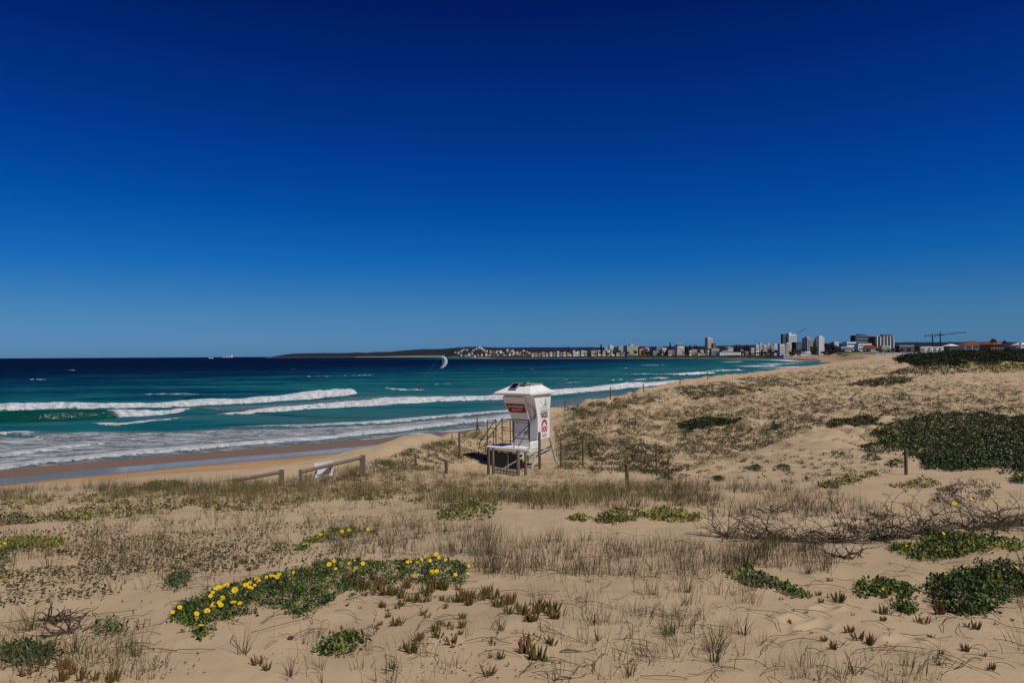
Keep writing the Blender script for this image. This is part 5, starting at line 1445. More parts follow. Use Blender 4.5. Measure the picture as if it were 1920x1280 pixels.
# -- succulents -----------------------------------------------------
def pigface_mesh(n, L, seed):
    rs = random.Random(seed); V = []; Q = []; T = []; Tr = []
    for k in range(n):
        az = rs.uniform(0, 6.28); r0 = rs.uniform(0, L * .35); lean = rs.uniform(.05, .75); ln = L * rs.uniform(.6, 1.15); w = L * rs.uniform(.065, .10)
        p = Vector((math.cos(az) * r0, math.sin(az) * r0, -.006)); d = Vector((math.cos(az) * math.sin(lean), math.sin(az) * math.sin(lean), math.cos(lean)))
        bend = Vector((0, 0, .35)); col = PIG[0] if rs.random() < .55 else PIG[rs.randrange(len(PIG))]
        rings = ((0, .65), (.35, 1.0), (.72, .8), (1.0, .10)); b0 = len(V)
        for f, s in rings:
            c = p + d * ln * f + bend * ln * f * f * .4
            a = d.cross(Vector((0, 0, 1))).normalized() if abs(d.z) < .98 else Vector((1, 0, 0)); bb = a.cross(d).normalized()
            for j in range(4):
                q = math.pi / 4 + j * math.pi / 2; V.append(c + (a * math.cos(q) + bb * math.sin(q)) * w * s)
                m = f ** 2; T.append([col[0] * (1 - m) + (.22 if n % 2 == 0 else .13) * m, col[1] * (1 - m) + (.065 if n % 2 == 0 else .085) * m, col[2] * (1 - m) + .035 * m])
        for i in range(3):
            for j in range(4): Q.append([b0 + i * 4 + j, b0 + i * 4 + (j + 1) % 4, b0 + i * 4 + 4 + (j + 1) % 4, b0 + i * 4 + 4 + j])
    return np.array([tuple(v) for v in V]), np.array(Q), np.array(T)

def build_succulents():
    protos = []
    for s in range(9):
        V, Q, T = pigface_mesh([8, 11, 14, 17, 7, 12, 15, 9, 6][s], [.038, .042, .045, .048, .032, .038, .045, .038, .028][s], s)
        o = np_mesh('succulent', V, Q, LEAF, {'tint': T}, smooth=False); protos.append(o)
    spots = []
    # (px, py, scale, label or None)
    named = [(1610, 1198, 1.6, 'large olive succulent cluster on bare sand, lower right'), (1592, 1185, 1.2, None), (1632, 1208, 1.1, None), (1573, 1128, 1.5, 'reddish brown upright succulent beside a small green one on the right'), (1552, 1120, 1.0, None), (1535, 1116, 1.0, None),
             (1655, 1150, 1.1, None), (1640, 1148, .8, None), (1668, 1152, 1.1, None), (1735, 1168, 1.3, None), (1722, 1166, 1.0, None), (1760, 1150, 1.4, 'red-tipped tall succulent below the dense dark shrub'), (1830, 1178, .9, None), (1865, 1170, .8, None), (1745, 1195, .7, None), (1810, 1220, .8, None), (1765, 1225, .7, None),
             (925, 1207, 1.5, 'olive succulent with red base left of the trio at centre bottom'), (990, 1200, 1.3, 'orange-red succulent at the top of the trio at centre bottom'), (1033, 1208, 1.2, None), (985, 1222, 1.5, None), (1008, 1235, 1.5, 'largest green succulent of the trio at centre bottom'), (1025, 1240, 1.2, None), (915, 1265, 1.4, 'green and red succulent at the bottom edge'), (940, 1234, .8, None), (920, 1232, .8, None),
             (845, 1180, 1.5, 'dark red-brown succulent right of the green rosette'), (848, 1205, 1.4, None), (820, 1195, 1.2, None), (785, 1200, 1.1, None), (770, 1222, 1.2, None), (755, 1215, 1.0, None), (485, 1245, 1.3, 'olive succulent alone under the daisy bed, lower left'), (500, 1255, .8, None), (720, 1138, 1.0, None), (675, 1140, .9, None), (745, 1140, .9, None)]
    # the mat of fingers right of the daisy bed
    for k in range(70):
        f = k / 69; px = 660 + 385 * f + random.uniform(-10, 10); py = 1098 + 52 * f + random.uniform(-16, 16) + 6 * math.sin(f * 9)
        if px < 900: py = min(py, 1128)
        spots.append((px, py, random.uniform(1.15, 1.7), None))
    for k in range(26):
        spots.append((random.uniform(700, 900), random.uniform(1120, 1190), random.uniform(.6, 1.0), None))
    for k in range(30):
        spots.append((random.uniform(1420, 1900), random.uniform(1080, 1265), random.uniform(.5, .85), None))
    for k in range(14):
        spots.append((random.uniform(40, 240), random.uniform(1235, 1278), random.uniform(.9, 1.3), None))
    for k in range(10):
        spots.append((random.uniform(440, 480), random.uniform(1050, 1075), random.uniform(.6, .9), None))
    for k in range(24):
        spots.append((random.uniform(1560, 1760), random.uniform(960, 1000), random.uniform(.8, 1.2), None))
    used = set()
    for i, (px, py, s, lab) in enumerate(named + spots):
        g = ground(px, py)[0]
        if np.isnan(g[0]): continue
        j = i % 9
        if j not in used: o = protos[j]; used.add(j)
        else: o = protos[j].copy(); COL.objects.link(o)
        o.location = g; o.rotation_euler = (0, 0, random.uniform(0, 6.28)); s *= 1.15; o.scale = (s, s, s * random.uniform(.9, 1.15))
        zone = ('small succulent of the fleshy-fingered mat right of the daisies' if i >= len(named) and i < len(named) + 96 else 'small olive succulent among the sand and shrubs of the right foreground' if px > 1300 else 'small olive succulent in the sand of the lower left' if px < 520 else 'small fleshy succulent in the sand at the bottom centre')
        tag(o, lab or zone, 'succulent', 'fleshy-leaved succulents in the foreground sand')

# -- dry branches ---------------------------------------------------
def build_dry_bushes():
    cols = [(.066, .050, .040), (.088, .066, .052), (.050, .039, .033), (.115, .088, .066)]
    def bush(px, py, w, h, n, lab, seed):
        rs = random.Random(seed); g = gp(px, py); b = MB()
        for k in range(int(n * 1.2)):
            a = rs.uniform(0, 6.28); L = w * rs.uniform(.5, 1.1); up = h * rs.uniform(.4, 1.2); p = Vector((rs.gauss(0, w * .22), rs.gauss(0, w * .12), -.02))
            pts = [p]; d = Vector((math.cos(a), math.sin(a) * .6, rs.uniform(.2, 1.0))).normalized(); m = 7
            for i in range(m):
                f = (i + 1) / m
                d = (d + Vector((rs.gauss(0, .22), rs.gauss(0, .22), rs.gauss(-.18 * f, .16)))).normalized()
                q = pts[-1] + d * L / m
                gz = float(terrain_fast(np.array([g.x + q.x]), np.array([g.y + q.y]))[0]) - g.z + .005
                q.z = max(q.z, gz); pts.append(q)
                if rs.random() < .55:
                    e = Vector((rs.gauss(0, 1), rs.gauss(0, 1), abs(rs.gauss(.3, .6)))).normalized(); l2 = L * rs.uniform(.12, .35)
                    b.tube([q, q + e * l2 * .5, q + e * l2 + Vector((0, 0, -.1 * l2))], [.0034, .0026, .0012], 3, False)
            b.tube(pts, [.0062 * (1 - .72 * i / m) for i in range(m + 1)], 4, False)
        o = b.build('dry_bush', TWIG); o.location = g
        T = np.tile(np.array(cols[seed % 4]), (len(o.data.vertices), 1)) * (0.8 + .5 * np.random.default_rng(seed).random((len(o.data.vertices), 1)))
        a_ = o.data.attributes.new('tint', 'FLOAT_COLOR', 'POINT'); a_.data.foreach_set('color', np.concatenate([T, np.ones((len(T), 1))], 1).astype(np.float32).ravel())
        tag(o, lab, 'dry bush')
    L = [(1380, 1008, .55, .25, 26, 'leafless dark tangle of branches, leftmost of the dry thicket'), (1470, 1012, .60, .32, 30, 'leafless branching bush standing above the thicket, second from its left end'), (1560, 1015, .62, .28, 34, 'dense black-brown dry thicket in the middle of the branch row'), (1650, 1010, .60, .36, 34, 'spreading dry bush with upright twigs near the green mat'), (1740, 1000, .60, .30, 32, 'dry bush behind the bright green mat'), (1830, 990, .60, .28, 30, 'dry arching branches above the right end of the green mat'), (1905, 985, .60, .34, 30, 'looping bare branches at the right edge'),
         (1450, 960, .35, .42, 14, 'thin upright bare twigs behind the thicket'), (1655, 968, .30, .40, 14, 'fan of thin bare twigs rising behind the thicket'), (1590, 1045, .30, .12, 10, 'low bare twigs lying on the sand in front of the thicket'),
         (130, 1185, .22, .10, 12, 'low tangle of brown dry stalks at left'), (90, 1165, .20, .12, 14, 'dense brown dead stalks at the left edge'), (1480, 838, .9, .2, 9, 'dead branches lying on the bare dune slope')]
    for i, a in enumerate(L): bush(*a, seed=i + 3)
    # two fallen sticks
    for px, py, L_, a, lab in ((1085, 1222, .22, .2, 'bare stick lying on the sand at centre bottom'), (1070, 1272, .20, .5, 'bent dark stick at the bottom edge')):
        g = gp(px, py); b = MB(); pts = []
        for i in range(6):
            f = i / 5 - .5; x = math.cos(a) * L_ * f; y = math.sin(a) * L_ * f; pts.append(Vector((x, y, tz(g.x + x, g.y + y) - g.z + .008 + .012 * math.sin(i * 1.4))))
        b.tube(pts, [.003, .005, .005, .004, .003, .0015], 6); o = b.build('stick', MAT['wood']); o.location = g; tag(o, lab, 'stick')

# -- ground cover over the middle and far dunes ----------------------
def build_cover():
    parts = []
    def add(P, n, rad, h, ls, cols, nl, thr=.42, sc=3.0, seed=81, wind=0.0):
        g = to_ground(in_poly(P, n))
        g = g[fbm(g[:, 0] / sc, g[:, 1] / sc, seed, 3) > thr]
        if not len(g): return
        m = len(g); nn = RNG.poisson(nl, m).clip(3); idx = np.repeat(np.arange(m), nn); k = len(idx)
        R_ = rad * RNG.uniform(.4, 1.4, m); st = RNG.uniform(.5, 1.0, m)
        C = g[idx].copy(); a = RNG.uniform(0, 6.28, k); r = np.sqrt(RNG.uniform(0, 1, k)) * R_[idx]
        e = np.cos(a) * r; f_ = np.sin(a) * r * st[idx]
        C[:, 0] += (e * 1.25 if not wind else e * .95) + f_ * wind * .5; C[:, 1] += f_ * (1 + 1.6 * wind)
        C[:, 2] = terrain_fast(C[:, 0], C[:, 1]) + h * RNG.uniform(0, 1, k) * (1 - (r / (R_[idx] + 1e-6)) ** 2 * .8)
        parts.append(leaf_quads(C, ls, tint_mix(m, cols, .3)[idx] * RNG.uniform(.75, 1.25, (k, 1))))
    MIX = DKGREEN[2:] + OLIVE + DRY[:2]
    add([(1040, 775), (1270, 728), (1500, 694), (1680, 672), (1700, 700), (1500, 770), (1250, 800), (1090, 870)], 900, .24, .20, .10, OLIVE + DRY2[:3] + DKGREEN[4:], 14, .46)
    add([(1040, 800), (1250, 770), (1400, 745), (1600, 715), (1920, 705), (1920, 775), (1640, 780), (1540, 800), (1400, 850), (1250, 890), (1050, 880)], 4200, .24, .16, .09, MIX, 17, .40, 4.0)
    add([(1260, 728), (1500, 695), (1660, 676), (1660, 700), (1500, 725), (1300, 750)], 1500, .40, .24, .16, OLIVE + DRY[:2] + DKGREEN[4:], 15, .44, 5.0)
    add([(1240, 850), (1500, 840), (1620, 860), (1680, 890), (1500, 905), (1240, 900)], 150, .16, .12, .06, DKGREEN[1:] + OLIVE, 30, .45)
    add([(1050, 770), (1200, 738), (1270, 724), (1300, 735), (1200, 760), (1070, 790)], 420, .35, .28, .12, OLIVE + DRY[:2] + YGREEN[3:], 18, .38)
    add([(700, 868), (850, 822), (905, 804), (960, 800), (905, 855), (800, 885), (700, 890)], 330, .18, .12, .07, OLIVE + DRY[:2], 20, .38)
    add([(0, 935), (530, 912), (700, 890), (900, 900), (1150, 905), (1150, 930), (640, 950), (0, 985)], 700, .10, .09, .05, OLIVE + YGREEN[1:], 18, .42, 1.6)
    DARK = [(0.050, 0.045, 0.015), (0.035, 0.036, 0.012), (0.065, 0.055, 0.02), (0.085, 0.065, 0.025)]
    add([(1090, 785), (1250, 745), (1400, 722), (1560, 720), (1540, 790), (1420, 850), (1250, 892), (1110, 885)], 1150, .20, .22, .075, DARK, 18, .42, 1.7, 83, 1.0)
    add([(1300, 735), (1500, 700), (1680, 690), (1920, 704), (1920, 772), (1640, 778), (1500, 775)], 1300, .30, .22, .10, DARK, 20, .38, 4.0, 85, 1.0)
    add([(1920, 704), (2300, 706), (2300, 900), (1920, 895)], 700, .26, .22, .09, DARK, 18, .40, 3.0, 85, .8)
    add([(-380, 935), (0, 940), (0, 1100), (-380, 1100)], 300, .12, .08, .05, OLIVE + YGREEN[1:], 18, .42, 1.6)
    add([(1500, 845), (1600, 800), (1640, 860), (1560, 890)], 40, .18, .12, .06, DARK, 18, .3, 3.0, 85, .6)
    V, Q, T = join(parts)
    tag(np_mesh('dune_ground_cover', V, Q, LEAF, {'tint': T}, smooth=False), 'low olive and dark ground cover speckling the sand dunes', 'ground cover', kind='stuff')
    # fallen leaves and leaf stubs over the near sand
    parts = []
    for P, n, s in (([(0, 955), (640, 940), (900, 990), (560, 1060), (300, 1110), (0, 1140)], 3600, .034), ([(0, 960), (500, 950), (640, 1000), (500, 1060), (0, 1090)], 2600, .036), ([(520, 1180), (1080, 1180), (1080, 1280), (440, 1280)], 200, .018), ([(1100, 1090), (1900, 1050), (1900, 1280), (1100, 1280)], 240, .016), ([(0, 1100), (320, 1080), (400, 1270), (0, 1275)], 160, .02)):
        g = to_ground(in_poly(P, n)); g = g[fbm(g[:, 0] / 1.1, g[:, 1] / 1.1, 91, 3) > (.36 if s > .025 else .44)]
        g[:, 2] = terrain_fast(g[:, 0], g[:, 1]) + (.02 if s > .025 else .008)
        parts.append(leaf_quads(g, s, tint_mix(len(g), [(.08, .075, .03), (.06, .06, .022), (.10, .07, .035), (.05, .05, .02)], .3), .6, .5, .15))
    V, Q, T = join(parts)
    tag(np_mesh('sand_leaf_litter', V, Q, LEAF, {'tint': T}, smooth=False), 'small dark leaves half buried all over the sand', 'leaf litter', kind='stuff')
    # round fleshy leaves and clumps one can pick out
    clumps = [(1247, 898, 22, 7, 'round dark green clump at the foot of a thin fence post'), (1570, 852, 15, 8, 'dark clump with a yellow bloom left of the large green patch'), (1468, 878, 18, 6, 'dark flat clump on the bare slope, right one of two'), (1418, 879, 13, 6, 'dark round clump on the bare slope, left one of two'), (1346, 898, 9, 5, 'little dark clump on the bare sand below the slope'), (1633, 859, 22, 6, 'flat olive clump below the tongue of the green patch'), (1680, 871, 22, 8, 'olive clump left of the lone right fence post'), (1690, 742, 20, 4, 'brown-green hummock high on the right slope'), (1455, 801, 9, 5, 'dark tuft right of the flat oval patch'), (1910, 898, 14, 12, 'green clump with a yellow flower at the right edge')]
    for px, py, w, h, lab in clumps:
        P = [(px - w, py + h * .4), (px - w * .6, py - h * .6), (px, py - h), (px + w * .6, py - h * .6), (px + w, py + h * .4), (px, py + h)]
        mound(P, 420, .32, .07 if py > 820 else .1, DKGREEN[1:] + GREEN[:1], 'leafy_shrub', lab, 'shrub', 'single dark clumps on the middle dune', [(px + 3, py - 2)] if 'yellow' in lab else (), .06, True, .4)
    for px, py, r, lab in ((1185, 1240, .016, 'round green leaf lying on the sand, larger of two'), (1098, 1250, .012, 'round green leaf lying on the sand, smaller of two'), (540, 1137, .020, 'orange-brown dead leaf at the foot of the daisy bed'), (652, 1135, .02, 'grey-green fallen leaf beside the daisy bed'), (545, 1198, .018, 'dark brown fallen leaf on bare sand'), (850, 1213, .018, 'orange fleshy leaf beside the dark succulents')):
        g = gp(px, py); b = MB(); n = 10
        pts = [(math.cos(2 * math.pi * k / n) * r, math.sin(2 * math.pi * k / n) * r * .75, .004 + .25 * r * math.cos(2 * math.pi * k / n) ** 2) for k in range(n)]
        b.prism(pts, .0015, (0, 0, 1)); col = (.08, .12, .03) if 'green' in lab else (.30, .13, .02) if 'orange' in lab else (.06, .04, .025)
        o = b.build('fallen_leaf', simple('fallen_leaf', col, .6, .2, .2, 60)); o.location = (g.x, g.y, g.z + .004); o.rotation_euler = (R(18), 0, random.uniform(0, 6)); tag(o, lab, 'leaf')

build_grass()
single_tufts()
build_daisies()
build_patches()
build_scrub()
build_succulents()
build_dry_bushes()
build_cover()
# ---------------------------------------------------------------- the far town, headlands and trees
WALLC = {'white': (.80, .80, .78), 'cream': (.70, .63, .52), 'grey': (.44, .44, .44), 'dark': (.11, .11, .115), 'brick': (.22, .10, .06), 'tan': (.52, .44, .33), 'pink': (.46, .33, .28), 'blue': (.24, .30, .34), 'yellow': (.50, .44, .26), 'brown': (.20, .13, .08), 'green': (.28, .36, .30)}
WM = {k: simple(k + '_render', c, .8, .15, .10, .15) for k, c in WALLC.items()}
ROOFM = {'grey': simple('grey_roof', (.20, .20, .20), .8, .15, .12, .3), 'red': simple('red_tile_roof', (.16, .028, .022), .8, .1, .15, .3), 'orange': simple('orange_tile_roof', (.23, .075, .035), .8, .1, .15, .3), 'white': simple('white_roof', (.66, .66, .65), .6, .2, .06, .3), 'brown': simple('brown_tile_roof', (.13, .06, .04), .8, .1, .15, .3), 'dark': simple('dark_roof', (.05, .05, .055), .7, .2, .1, .3), 'green': simple('green_roof', (.16, .26, .20), .7, .2, .1, .3)}
GLASS = simple('window_glass', (.075, .085, .10), .25, .4, .3, .3)
CONC = simple('balcony_slab', (.78, .77, .75), .8, .15, .06, .3)
PINE = LEAF

def place(px, d):
    u, h = hx(px, 0); return u / F * d

def window_grid(root, W, D, zb, H, ns, nb, frac=.62, tall=.58, front=True, side=True, nm='window'):
    """Windows (each its own mesh) over the front, and one column on the right side."""
    fh = H / ns; bw = W / nb
    me_f = bpy.data.meshes.new(nm); b = MB(); b.box((0, 0, 0), (bw * frac, .16, fh * tall)); me_f.from_pydata(b.v, [], b.f); me_f.materials.append(GLASS)
    for i in range(ns):
        for j in range(nb):
            o = bpy.data.objects.new(nm, me_f); COL.objects.link(o); o.parent = root
            o.location = (-W / 2 + (j + .5) * bw, -D / 2 - .03, zb + (i + .52) * fh)
    if side:
        me_s = bpy.data.meshes.new(nm); b = MB(); b.box((0, 0, 0), (.16, D * .3, fh * tall)); me_s.from_pydata(b.v, [], b.f); me_s.materials.append(GLASS)
        for i in range(ns):
            o = bpy.data.objects.new(nm, me_s); COL.objects.link(o); o.parent = root; o.location = (W / 2 + .03, -D * .1, zb + (i + .52) * fh)

def block(px0, px1, yt, d, wall, label, ns=4, nb=4, roof='flat', roofc='grey', cat='apartment block', group=None, depth=.7, balc=True, frac=.55, tall=.48, rot=20.0, yb=None, plant=None, fins=0):
    s = d / F; W = (px1 - px0) * s / (math.cos(R(rot)) + depth * math.sin(R(rot))); X = place((px0 + px1) / 2, d)
    top = CAMZ - hx((px0 + px1) / 2, yt)[1] * s
    D = max(5, W * depth)
    g = min(tz(X + a * W / 2, d + b * D) for a in (-1, 1) for b in (0, 1)) - .5
    base = CAMZ - hx((px0 + px1) / 2, yb)[1] * s if yb else g
    if base < g: base = g
    H = max(3.0, top - base)
    root = empty('apartment_block' if cat == 'apartment block' else cat.replace(' ', '_'), (X, d + D / 2, min(base, g)), R(rot), label, cat, group)
    z0 = base - min(base, g)
    b = MB(); b.box((0, 0, (z0 + H) / 2 - 0.5), (W, D, z0 + H + 1)); w = b.build('wall', WM[wall], root)
    if roof == 'flat':
        b = MB(); b.box((0, 0, z0 + H + .25), (W * 1.015, D * 1.015, .5)); r = b.build('roof', WM[wall] if roofc == 'same' else ROOFM[roofc], root)
        if plant:
            for fx, fw, fh in plant:
                b = MB(); b.box((W * fx, 0, z0 + H + .5 + fh / 2), (W * fw, D * .45, fh)); b.build('plant_room', WM[wall], r)
    else:
        e = .06 * W + .3; rh = (W * .22 if roof == 'gable' else W * .18)
        b = MB()
        if roof == 'gable':
            b.add([(-W / 2 - e, -D / 2 - e, z0 + H), (W / 2 + e, -D / 2 - e, z0 + H), (W / 2 + e, D / 2 + e, z0 + H), (-W / 2 - e, D / 2 + e, z0 + H), (0, -D / 2 - e, z0 + H + rh), (0, D / 2 + e, z0 + H + rh)], [(0, 1, 4), (2, 3, 5), (1, 2, 5, 4), (3, 0, 4, 5), (3, 2, 1, 0)])
        else:
            b.add([(-W / 2 - e, -D / 2 - e, z0 + H), (W / 2 + e, -D / 2 - e, z0 + H), (W / 2 + e, D / 2 + e, z0 + H), (-W / 2 - e, D / 2 + e, z0 + H), (-W * .2, 0, z0 + H + rh), (W * .2, 0, z0 + H + rh)], [(0, 1, 5, 4), (1, 2, 5), (2, 3, 4, 5), (3, 0, 4), (3, 2, 1, 0)])
        b.build('roof', ROOFM[roofc], root)
    if ns and nb: window_grid(root, W * .94, D, z0 + H * .03, H * .94, ns, nb, frac, tall, side=(cat == 'apartment block'))
    if balc and cat == 'apartment block' and ns > 2:
        for i in range(1, ns):
            b = MB(); b.box((0, -D / 2 - .55, z0 + H * .03 + i * H * .94 / ns), (W * .80, 1.1, .45)); b.build('balcony', CONC, root)
    for k in range(fins):
        x = -W / 2 + W * (k + .5) / fins
        b = MB(); b.box((x, -D / 2 - .8, (z0 + H) / 2), (W * .035, 1.6, z0 + H + .6)); b.build('fin_wall', CONC, root)
    return root

TREE = []
def tree_protos():
    rs = np.random.default_rng(5)
    for kind in range(5):
        V = []; 
        if kind < 2:          # Norfolk pine: tiers of level branches round a straight trunk
            C = []; D_ = []
            for i in range(11):
                z = .12 + .85 * i / 11; r = (.20 - .19 * (i / 11)) * (1.15 if i % 2 else .9)
                for k in range(7):
                    a = 2 * np.pi * k / 7 + i * .6 + rs.normal(0, .12)
                    for f in np.linspace(.25, 1, 5): C.append((np.cos(a) * r * f, np.sin(a) * r * f, z + .03 * f + rs.normal(0, .008)))
            C = np.array(C); C = np.repeat(C, 3, 0) + rs.normal(0, .012, (len(C) * 3, 3)); ls = .06
        elif kind < 4:        # rounded broadleaf crown in clumps
            C = []
            for k in range(9):
                c = np.array([rs.uniform(-.32, .32), rs.uniform(-.32, .32), rs.uniform(.4, .85)]); q = rs.normal(0, 1, (60, 3)); q /= np.linalg.norm(q, axis=1)[:, None]; C.append(c + q * rs.uniform(.10, .22))
            C = np.concatenate(C); ls = .10
        else:                 # palm
            C = []
            for k in range(18):
                a = 2 * np.pi * k / 18 + rs.normal(0, .1)
                for f in np.linspace(.1, 1, 9): C.append((np.cos(a) * .22 * f, np.sin(a) * .22 * f, .86 + .12 * f - .26 * f * f))
            C = np.repeat(np.array(C), 3, 0) + rs.normal(0, .012, (18 * 9 * 3, 3)); ls = .07
        cols = [(.016, .026, .012), (.024, .036, .016), (.03, .04, .018)] if kind < 2 else [(.022, .034, .012), (.035, .05, .018), (.05, .055, .022)]
        Vv, Q, T = leaf_quads(C, ls, tint_mix(len(C), cols, .3), asp=.7)
        me_o = np_mesh('crown', Vv, Q, LEAF, {'tint': T}, smooth=False); cm = me_o.data; bpy.data.objects.remove(me_o)
        b = MB(); h = .98 if kind < 2 else .6 if kind < 4 else .9
        b.tube([(0, 0, -.05), (.004, 0, h * .5), (0, 0, h)], [.022, .015, .004 if kind < 2 else .012], 6)
        if kind in (2, 3):
            for k in range(5):
                a = k * 1.3; b.tube([(0, 0, .3), (math.cos(a) * .12, math.sin(a) * .12, .5), (math.cos(a) * .24, math.sin(a) * .24, .65)], [.012, .008, .004], 4)
        to = b.build('trunk', MAT['wood']); tm = to.data; bpy.data.objects.remove(to)
        TREE.append((cm, tm))

def tree(px, yt, d, kind, wpx, label, group, yb=None):
    s = d / F; X = place(px, d); g = tz(X, d); top = CAMZ - hx(px, yt)[1] * s
    if yb: g = max(g, CAMZ - hx(px, yb)[1] * s)
    H = max(2.5, top - g)
    root = empty(('norfolk_pine', 'norfolk_pine', 'broadleaf_tree', 'broadleaf_tree', 'palm_tree')[kind], (X, d, g), random.uniform(0, 6.28), label, 'palm' if kind == 4 else 'tree', group)
    w = wpx * s / (.42 if kind < 2 else .9 if kind < 4 else .46)
    for nm, me in zip(('crown', 'trunk'), TREE[kind]):
        o = bpy.data.objects.new(nm, me); COL.objects.link(o); o.parent = root; o.scale = (w, w, H)

def ridge(name, prof, d0, depth, cols, seed, base=-2.0, nd=26, strip=None):
    """A far ridge: prof lists (px, py) of its skyline; the land rises from the water at d0 to the crest and falls behind."""
    prof = np.array(prof, float); n = 260
    px = np.linspace(prof[0, 0], prof[-1, 0], n); py = np.interp(px, prof[:, 0], prof[:, 1])
    f = np.linspace(0, 1, nd)
    dc = d0 + depth * .45
    u, h = hx(px, py); top = CAMZ - h / F * dc
    V = np.empty((nd, n, 3)); 
    sh = np.where(f < .45, np.sin(np.clip(f / .45, 0, 1) * np.pi / 2) ** .8, np.cos((f - .45) / .55 * np.pi / 2))
    for i, q in enumerate(f):
        d = d0 + depth * q
        V[i, :, 0] = u / F * dc * (1 if True else 1); V[i, :, 1] = d
        nz = fbm(px / 6.0, np.full(n, q * 9 + seed), seed, 3) - .5
        V[i, :, 2] = base + (top - base) * sh[i] * (1 + .16 * nz * (1 if abs(q - .45) > .05 else .4))
    zz = V[..., 2]
    t = np.array(cols)[(fbm(np.broadcast_to(px / 3.0, zz.shape), np.broadcast_to(f[:, None] * 30, zz.shape), seed + 3, 3) * len(cols) * .999).astype(int).clip(0, len(cols) - 1)]
    if strip:
        for (a, c, zlim, col) in strip:
            m = (px[None] > a) & (px[None] < c) & (zz < zlim); t[m] = col
    Q, _ = grid_quads(nd, n)
    o = np_mesh(name, V.reshape(-1, 3), Q, LEAF, {'tint': t.reshape(-1, 3)}, smooth=True); tag(o, kind='structure')
    return o

def crane(px, yb, yt, d, jib, label, luff=False):
    s = d / F; X = place(px, d); g = tz(X, d); top = CAMZ - hx(px, yt)[1] * s
    root = empty('tower_crane', (X, d, g), 0, label, 'crane', 'construction cranes above the town'); H = top - g
    k = .9 if not luff else .7
    def lattice(b, p, q, w, n, r):
        p = Vector(p); q = Vector(q); t = (q - p).normalized(); a = t.cross(Vector((0, 1, 0))); a = (a.normalized() if a.length > .1 else Vector((1, 0, 0))) * w / 2; c = t.cross(a).normalized() * w / 2
        for sa, sc in ((1, 1), (1, -1), (-1, 1), (-1, -1)): b.bar(p + a * sa + c * sc, q + a * sa + c * sc, r)
        for i in range(n):
            m0 = p.lerp(q, i / n); m1 = p.lerp(q, (i + 1) / n)
            for sc in (1, -1): b.bar(m0 + a * (1 if i % 2 else -1) + c * sc, m1 + a * (-1 if i % 2 else 1) + c * sc, r * .8)
    b = MB(); lattice(b, (0, 0, 0), (0, 0, H), 1.7 * k, 14, .42 * k); b.build('mast', MAT['steel'], root)
    (a0, y0), (a1, y1) = jib
    P = Vector(((a0 - px) * s, 0, CAMZ - hx(a0, y0)[1] * s - g)); Q = Vector(((a1 - px) * s, 0, CAMZ - hx(a1, y1)[1] * s - g))
    b = MB(); lattice(b, P, Q, 1.5 * k, 20, .40 * k); b.build('jib', MAT['steel'], root)
    b = MB(); e = P if abs(P.x) < abs(Q.x) else Q; b.box(e + Vector((0, 0, -.8)), (3 * k, 1.8 * k, 2.2 * k)); b.build('counterweight', MAT['steel'], root)
    b = MB(); b.box((.9, -1.0, H - 1.6), (1.6 * k, 1.6 * k, 1.8 * k)); b.build('cab', MAT['galv'], root)
    if not luff:
        b = MB(); tp = Vector((0, 0, H + 3.5)); b.bar((0, 0, H - .5), tp, .5); b.bar(tp, P.lerp(Q, .15), .18); b.bar(tp, P.lerp(Q, .85), .18); b.build('tie_bars', MAT['steel'], root)
    b = MB(); far = Q if abs(Q.x) > abs(P.x) else P; hp = Vector((0, 0, H)).lerp(far, .5); b.tube([hp, hp - Vector((0, 0, 5))], .10, 4); b.box(hp - Vector((0, 0, 5.4)), (.7, .5, .9)); b.build('hook', MAT['steel'], root)

